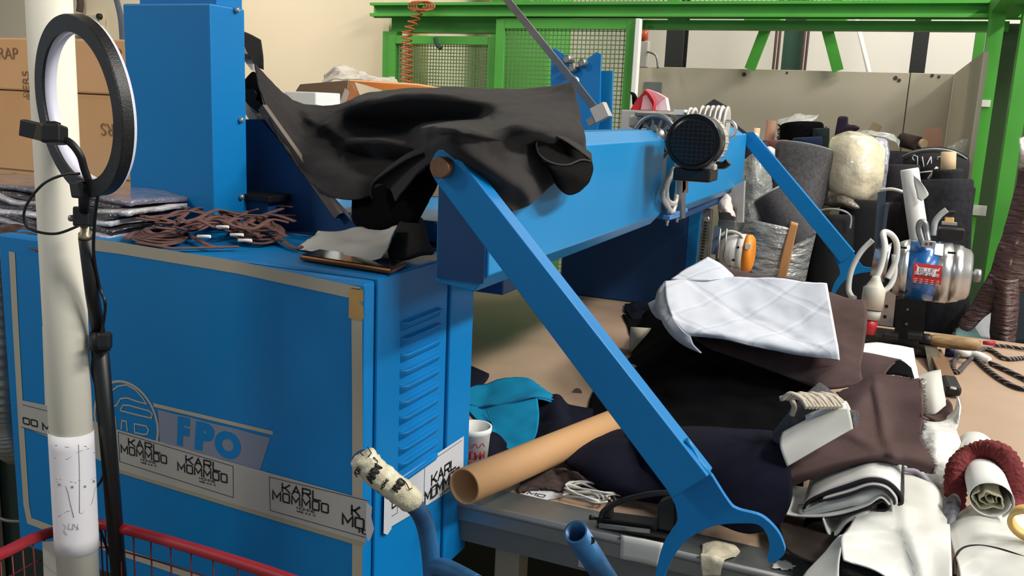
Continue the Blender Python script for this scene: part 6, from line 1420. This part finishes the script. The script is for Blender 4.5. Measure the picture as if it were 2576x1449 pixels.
for st in ([(2294, 396), (2300, 390), (2308, 394), (2308, 424)], [(2296, 396), (2296, 400), (2300, 404)], [(2320, 394), (2324, 420), (2330, 418), (2342, 394)], [(2342, 394), (2344, 424)], [(2358, 402), (2360, 394), (2368, 394), (2372, 402), (2368, 410)], [(2396, 398), (2398, 402)], [(2398, 412), (2396, 420)]):
    b.tube([P(x, y, 3.655) for x, y in st], .0022, 6)
b.build('handwriting', mat('chalk_white', (190, 196, 196), .9), bg)
tag(MB().tube([P(2306, 435, 3.63), P(2352, 430, 3.63)], .003, 6).build('white_tie', paper), 'thin white tie across the black bolt below the handwriting', 'cord')
for (p, q) in (((2358, 420), (2335, 450)), ((2352, 424), (2362, 440))): tag(MB().tube([P(*p, 3.62), P(*q, 3.62)], .005, 8).build('white_knot', paper), ('long' if q[0] == 2335 else 'short') + ' white tape end tied on the black bolt', 'tape')
froll('fabric_roll', P(2378, 452, 3.5), P(2365, 850, 3.45), .088, charc, 'charcoal fabric roll with cream core beside the green post', core=None, seed=8)
t8 = froll('fabric_roll', P(2385, 425, 3.56), P(2380, 560, 3.56), .050, charc, 'narrow charcoal roll on a cream cardboard core above the wide charcoal roll', core=core_m, cr_=.025, seed=9)
# back row of rolls against the partition
back = [((2345, 323), (2348, 420), .036, 4.35, mat('brown_core', (142, 104, 84), .8), 'brown cardboard core standing before the right partition board', 'cardboard tube'),
        ((1941, 303), (1932, 380), .022, 4.3, MATS['brown_core'], 'thin brown cardboard core left of the black furry roll', 'cardboard tube'),
        ((1905, 322), (1898, 390), .014, 4.3, core_m, 'thin cream core standing behind the beam end', 'cardboard tube'),
        ((2208, 312), (2188, 345), .022, 4.3, mat('olive_core', (116, 100, 70), .8), 'short tilted olive core behind the cream bolt', 'cardboard tube')]
for (a, c, r, y, m, lab, cat) in back:
    A = P(*a, y); B = P(*c, y); B2 = A + (B - A) * (A.z / (A.z - B.z)); L = (B2 - A).length
    tag(MB().lathe(A, B2, [(0, r * .7), (0, r), (L, r), (L, r * .7)], 20, closedprof=True).build('core_tube', m), lab, cat)
fur = mat('black_fur', (16, 15, 16), 1.0, spec=.02)
b = MB(); cfur = P(2020, 335, 4.25); random.seed(5)
fr_ = froll('furry_roll', P(2018, 312, 4.25), P(2012, 520, 4.2), .095, fur, 'black furry fabric roll before the partition', seed=10)
b = MB()
for k in range(420):
    a = random.uniform(0, 6.28); z = random.uniform(-.12, .0); r = .095 * (1 if z < -.01 else random.random()); p = P(2018, 312, 4.25) + Vector((r * math.cos(a), r * math.sin(a), z)); d = Vector((math.cos(a) * .6, math.sin(a) * .6, random.uniform(-.2, .8))) * .018
    b.tube([p, p + d], [.002, .0006], 3, cap=False)
fz = b.build('fur', fur, fr_); fz['kind'] = 'stuff'
froll('fabric_roll', P(2030, 345, 4.0), P(2030, 520, 4.0), .060, mat('navy_blue_fabric', (26, 44, 78), .9), 'navy blue roll in front of the black furry roll', seed=11)
froll('fabric_roll', P(2066, 322, 4.1), P(2062, 520, 4.1), .034, mat('dark_green_fabric', (42, 56, 56), .95, var=.4, vscale=50), 'thin dark green-grey roll beside the furry roll', seed=12)
nf = thing('navy_folded_bolt', 'navy plaid bolt with a stub sticking up behind the cream bolt', 'fabric bolt', P(2120, 420, 4.1))
nvp = mat('navy_plaid', (40, 40, 70), .9, c2=(62, 40, 54), vscale=60)
MB().prism([P(x, y, 4.1) for x, y in ((2098, 345), (2108, 292), (2132, 292), (2130, 314), (2150, 314), (2164, 322), (2130, 345), (2110, 420), (2092, 420))], (0, .08, 0)).build('bolt', nvp, nf, bevel=.01)
froll('fabric_roll', P(1895, 358, 3.9), P(1890, 520, 3.9), .062, mat('dark_aubergine', (48, 38, 54), .9), 'dark aubergine fabric roll behind the end of the beam', seed=13)
froll('fabric_roll', P(1950, 352, 4.1), P(1945, 520, 4.1), .055, mat('dull_red_fabric', (112, 66, 66), .9), 'dull red fabric roll left of the navy roll', seed=14)
froll('fabric_roll', P(1882, 336, 4.2), P(1880, 520, 4.2), .045, paper, 'white roll just visible behind the beam end', seed=15)
rows = [[(1955, 300, 4.35), (1990, 290, 4.35), (2060, 285, 4.35)], [(1950, 330, 4.3), (1985, 315, 4.28), (2050, 300, 4.3)], [(1945, 360, 4.28), (1975, 350, 4.26), (2010, 330, 4.28)]]
tag(sheet('clear_plastic', rows, plas, .002, 6, .02, 14), 'clear plastic film rising left of the black furry roll', 'plastic film')
for (a, c, r, m, lab) in (((2268, 352), (2310, 362), .030, MATS['brown_fluff'] if 'brown_fluff' in MATS else brown, 'brown roll lying behind the black bolt'), ((2300, 356), (2325, 362), .018, core_m, 'cream core end lying behind the black bolt')):
    A = P(*a, 4.1); B = P(*c, 4.05); tag(MB().lathe(A, B, [(0, r), ((B - A).length, r)], 16).build('lying_roll', m), lab, 'roll')
rows = [[(2255, 372, 3.9), (2262, 350, 3.9), (2280, 352, 3.92)], [(2262, 395, 3.88), (2275, 385, 3.88), (2300, 380, 3.9)]]
rows = [[(2380, 375, 4.0), (2420, 355, 4.02), (2462, 345, 4.02)], [(2385, 392, 3.98), (2425, 385, 3.98), (2455, 395, 4.0)]]
tag(sheet('clear_plastic', rows, plas, .002, 6, .02, 14), 'clear plastic film at the foot of the partition by the green post', 'plastic film')
# generic dark rolls filling the row behind
for k, (px, pyt, y, r, m, lab) in enumerate(((2240, 380, 4.0, .08, charc, 'charcoal roll mostly hidden behind the dark plum roll'), (2330, 385, 4.1, .08, brown, 'brown roll mostly hidden behind the black bolt'), (2020, 640, 3.55, .10, blk, 'black roll low between the grey roll and the cream bolt'), (2425, 470, 3.62, .04, blk, 'black roll behind the green post'))):
    q = P(px, pyt, y); froll('fabric_roll', q, Vector((q.x, q.y, 0)), r, m, lab, seed=20 + k)
# red and pink bag behind the gearbox, black peak
rbg = thing('gift_bag', 'red and pink paper bag lying behind the silver gearbox', 'bag', P(1635, 278, 2.6))
GYb = 2.45
pink = mat('pink_paper', (226, 168, 178), .6); redb = mat('bright_red_paper', (196, 36, 44), .55)
MB().prism([P(x, y, GYb) for x, y in ((1584, 278), (1600, 252), (1624, 226), (1645, 250), (1648, 280))], (0, .03, 0)).build('red_side', redb, rbg)
MB().prism([P(x, y, GYb - .004) for x, y in ((1612, 276), (1618, 242), (1626, 238), (1640, 262), (1644, 278))], (0, .004, 0)).build('pink_panel', pink, rbg)
MB().prism([P(x, y, GYb + .01) for x, y in ((1626, 224), (1650, 232), (1674, 246), (1650, 270), (1644, 276))], (0, .03, 0)).build('pink_side', pink, rbg)
MB().prism([P(x, y, GYb + .008) for x, y in ((1674, 246), (1680, 278), (1648, 278), (1650, 268))], (0, .03, 0)).build('white_side', mat('pale_pink_paper', (238, 214, 222), .6), rbg)
MB().tube(spline([(1622, 226, GYb - .006), (1634, 236, GYb - .006), (1646, 256, GYb - .006), (1642, 276, GYb - .006)], 6), .006, 8, flat=.4).build('red_band', redb, rbg)
MB().box((P(1575, 280, 2.45).x, 2.40, 1.42), (P(1725, 280, 2.45).x, 2.60, P(1640, 279, 2.45).z)).build('bag_tray', alu, None, bevel=.004)
o = bpy.data.objects['bag_tray']; tag(o, 'pale grey tray on the machine carrying the red bag', 'tray')
tag(MB().prism([P(x, y, 2.55) for x, y in ((1758, 275), (1796, 249), (1830, 268), (1834, 300), (1880, 335), (1868, 336), (1820, 300), (1760, 290))], (0, .02, 0)).build('black_cover', mat('dark_slate_cloth', (52, 52, 56), .8)), 'dark pointed cloth peak behind the ribbed pulleys', 'cloth')
rows = [[(1585, 232, 3.1), (1596, 236, 3.1), (1604, 250, 3.1)], [(1590, 242, 3.08), (1598, 248, 3.08), (1603, 262, 3.08)], [(1592, 262, 3.1), (1600, 268, 3.1), (1604, 275, 3.1)]]
tag(sheet('black_ribbon', rows, jet, .004, 5, .003), 'small black rag hanging left of the red bag', 'rag')
# ---------------------------------------------------------------- right edge: hanging quilted jackets
q1m = mat('brown_quilted_nylon', (84, 58, 54), .38, var=.15, vscale=20, bump=1.0, bscale=26, bdist=.02, stretch=(.5, 1, 3.5), coat=.2)
rows = [[(2566, 425, 3.30), (2600, 420, 3.28), (2640, 420, 3.28)], [(2536, 560, 3.28), (2575, 560, 3.25), (2640, 560, 3.24)], [(2495, 680, 3.26), (2540, 690, 3.22), (2600, 690, 3.22)], [(2445, 770, 3.25), (2500, 750, 3.22), (2560, 740, 3.22)], [(2405, 838, 3.24), (2420, 836, 3.22), (2440, 820, 3.22)]]
g_ = sheet('quilted_jacket', rows, q1m, .02, 8, .010, 12); tag(g_, 'brown quilted jacket hanging diagonally in front of the green post', 'jacket')
rows = [[(2505, 700, 3.235), (2530, 705, 3.20), (2565, 700, 3.22)], [(2500, 780, 3.22), (2528, 780, 3.18), (2556, 780, 3.21)], [(2500, 862, 3.21), (2524, 865, 3.17), (2548, 868, 3.20)]]
sheet('sleeve', rows, q1m, .02, 7, .008, 14, g_)
rows = [[(2505, 700, 3.40), (2512, 720, 3.40), (2514, 750, 3.40)], [(2450, 760, 3.36), (2480, 780, 3.36), (2508, 800, 3.36)], [(2392, 845, 3.30), (2450, 850, 3.30), (2502, 855, 3.30)]]
tag(sheet('grey_white_lining', rows, mat('grey_fleece', (160, 162, 164), .95, var=.1, vscale=60), .008, 6, .006), 'pale grey fleece cloth showing below the quilted jacket', 'cloth')
rows = [[(2405, 830, 3.22), (2430, 815, 3.24), (2450, 820, 3.24)], [(2402, 850, 3.16), (2430, 852, 3.18), (2470, 856, 3.2)]]
tag(sheet('teal_fabric', rows, mat('faded_teal', (92, 124, 122), .9), .006, 5, .003), 'faded teal cloth at the foot of the pale fleece', 'cloth')
rows = [[(2558, 600, 3.45), (2590, 600, 3.45)], [(2552, 730, 3.42), (2600, 730, 3.42)], [(2540, 870, 3.38), (2600, 870, 3.38)]]
tag(sheet('dark_jacket', rows, mat('dark_slate_fabric', (38, 46, 52), .9), .02, 5, .004), 'dark slate garment hanging at the extreme right edge', 'garment')
rows = [[(2562, 350, 3.6), (2600, 340, 3.6)], [(2566, 380, 3.55), (2600, 380, 3.55)], [(2560, 420, 3.6), (2600, 425, 3.6)]]
tag(sheet('plastic_bundle', rows, plast, .004, 5, .01), 'crumpled clear plastic at the upper right edge beside the green post', 'plastic')
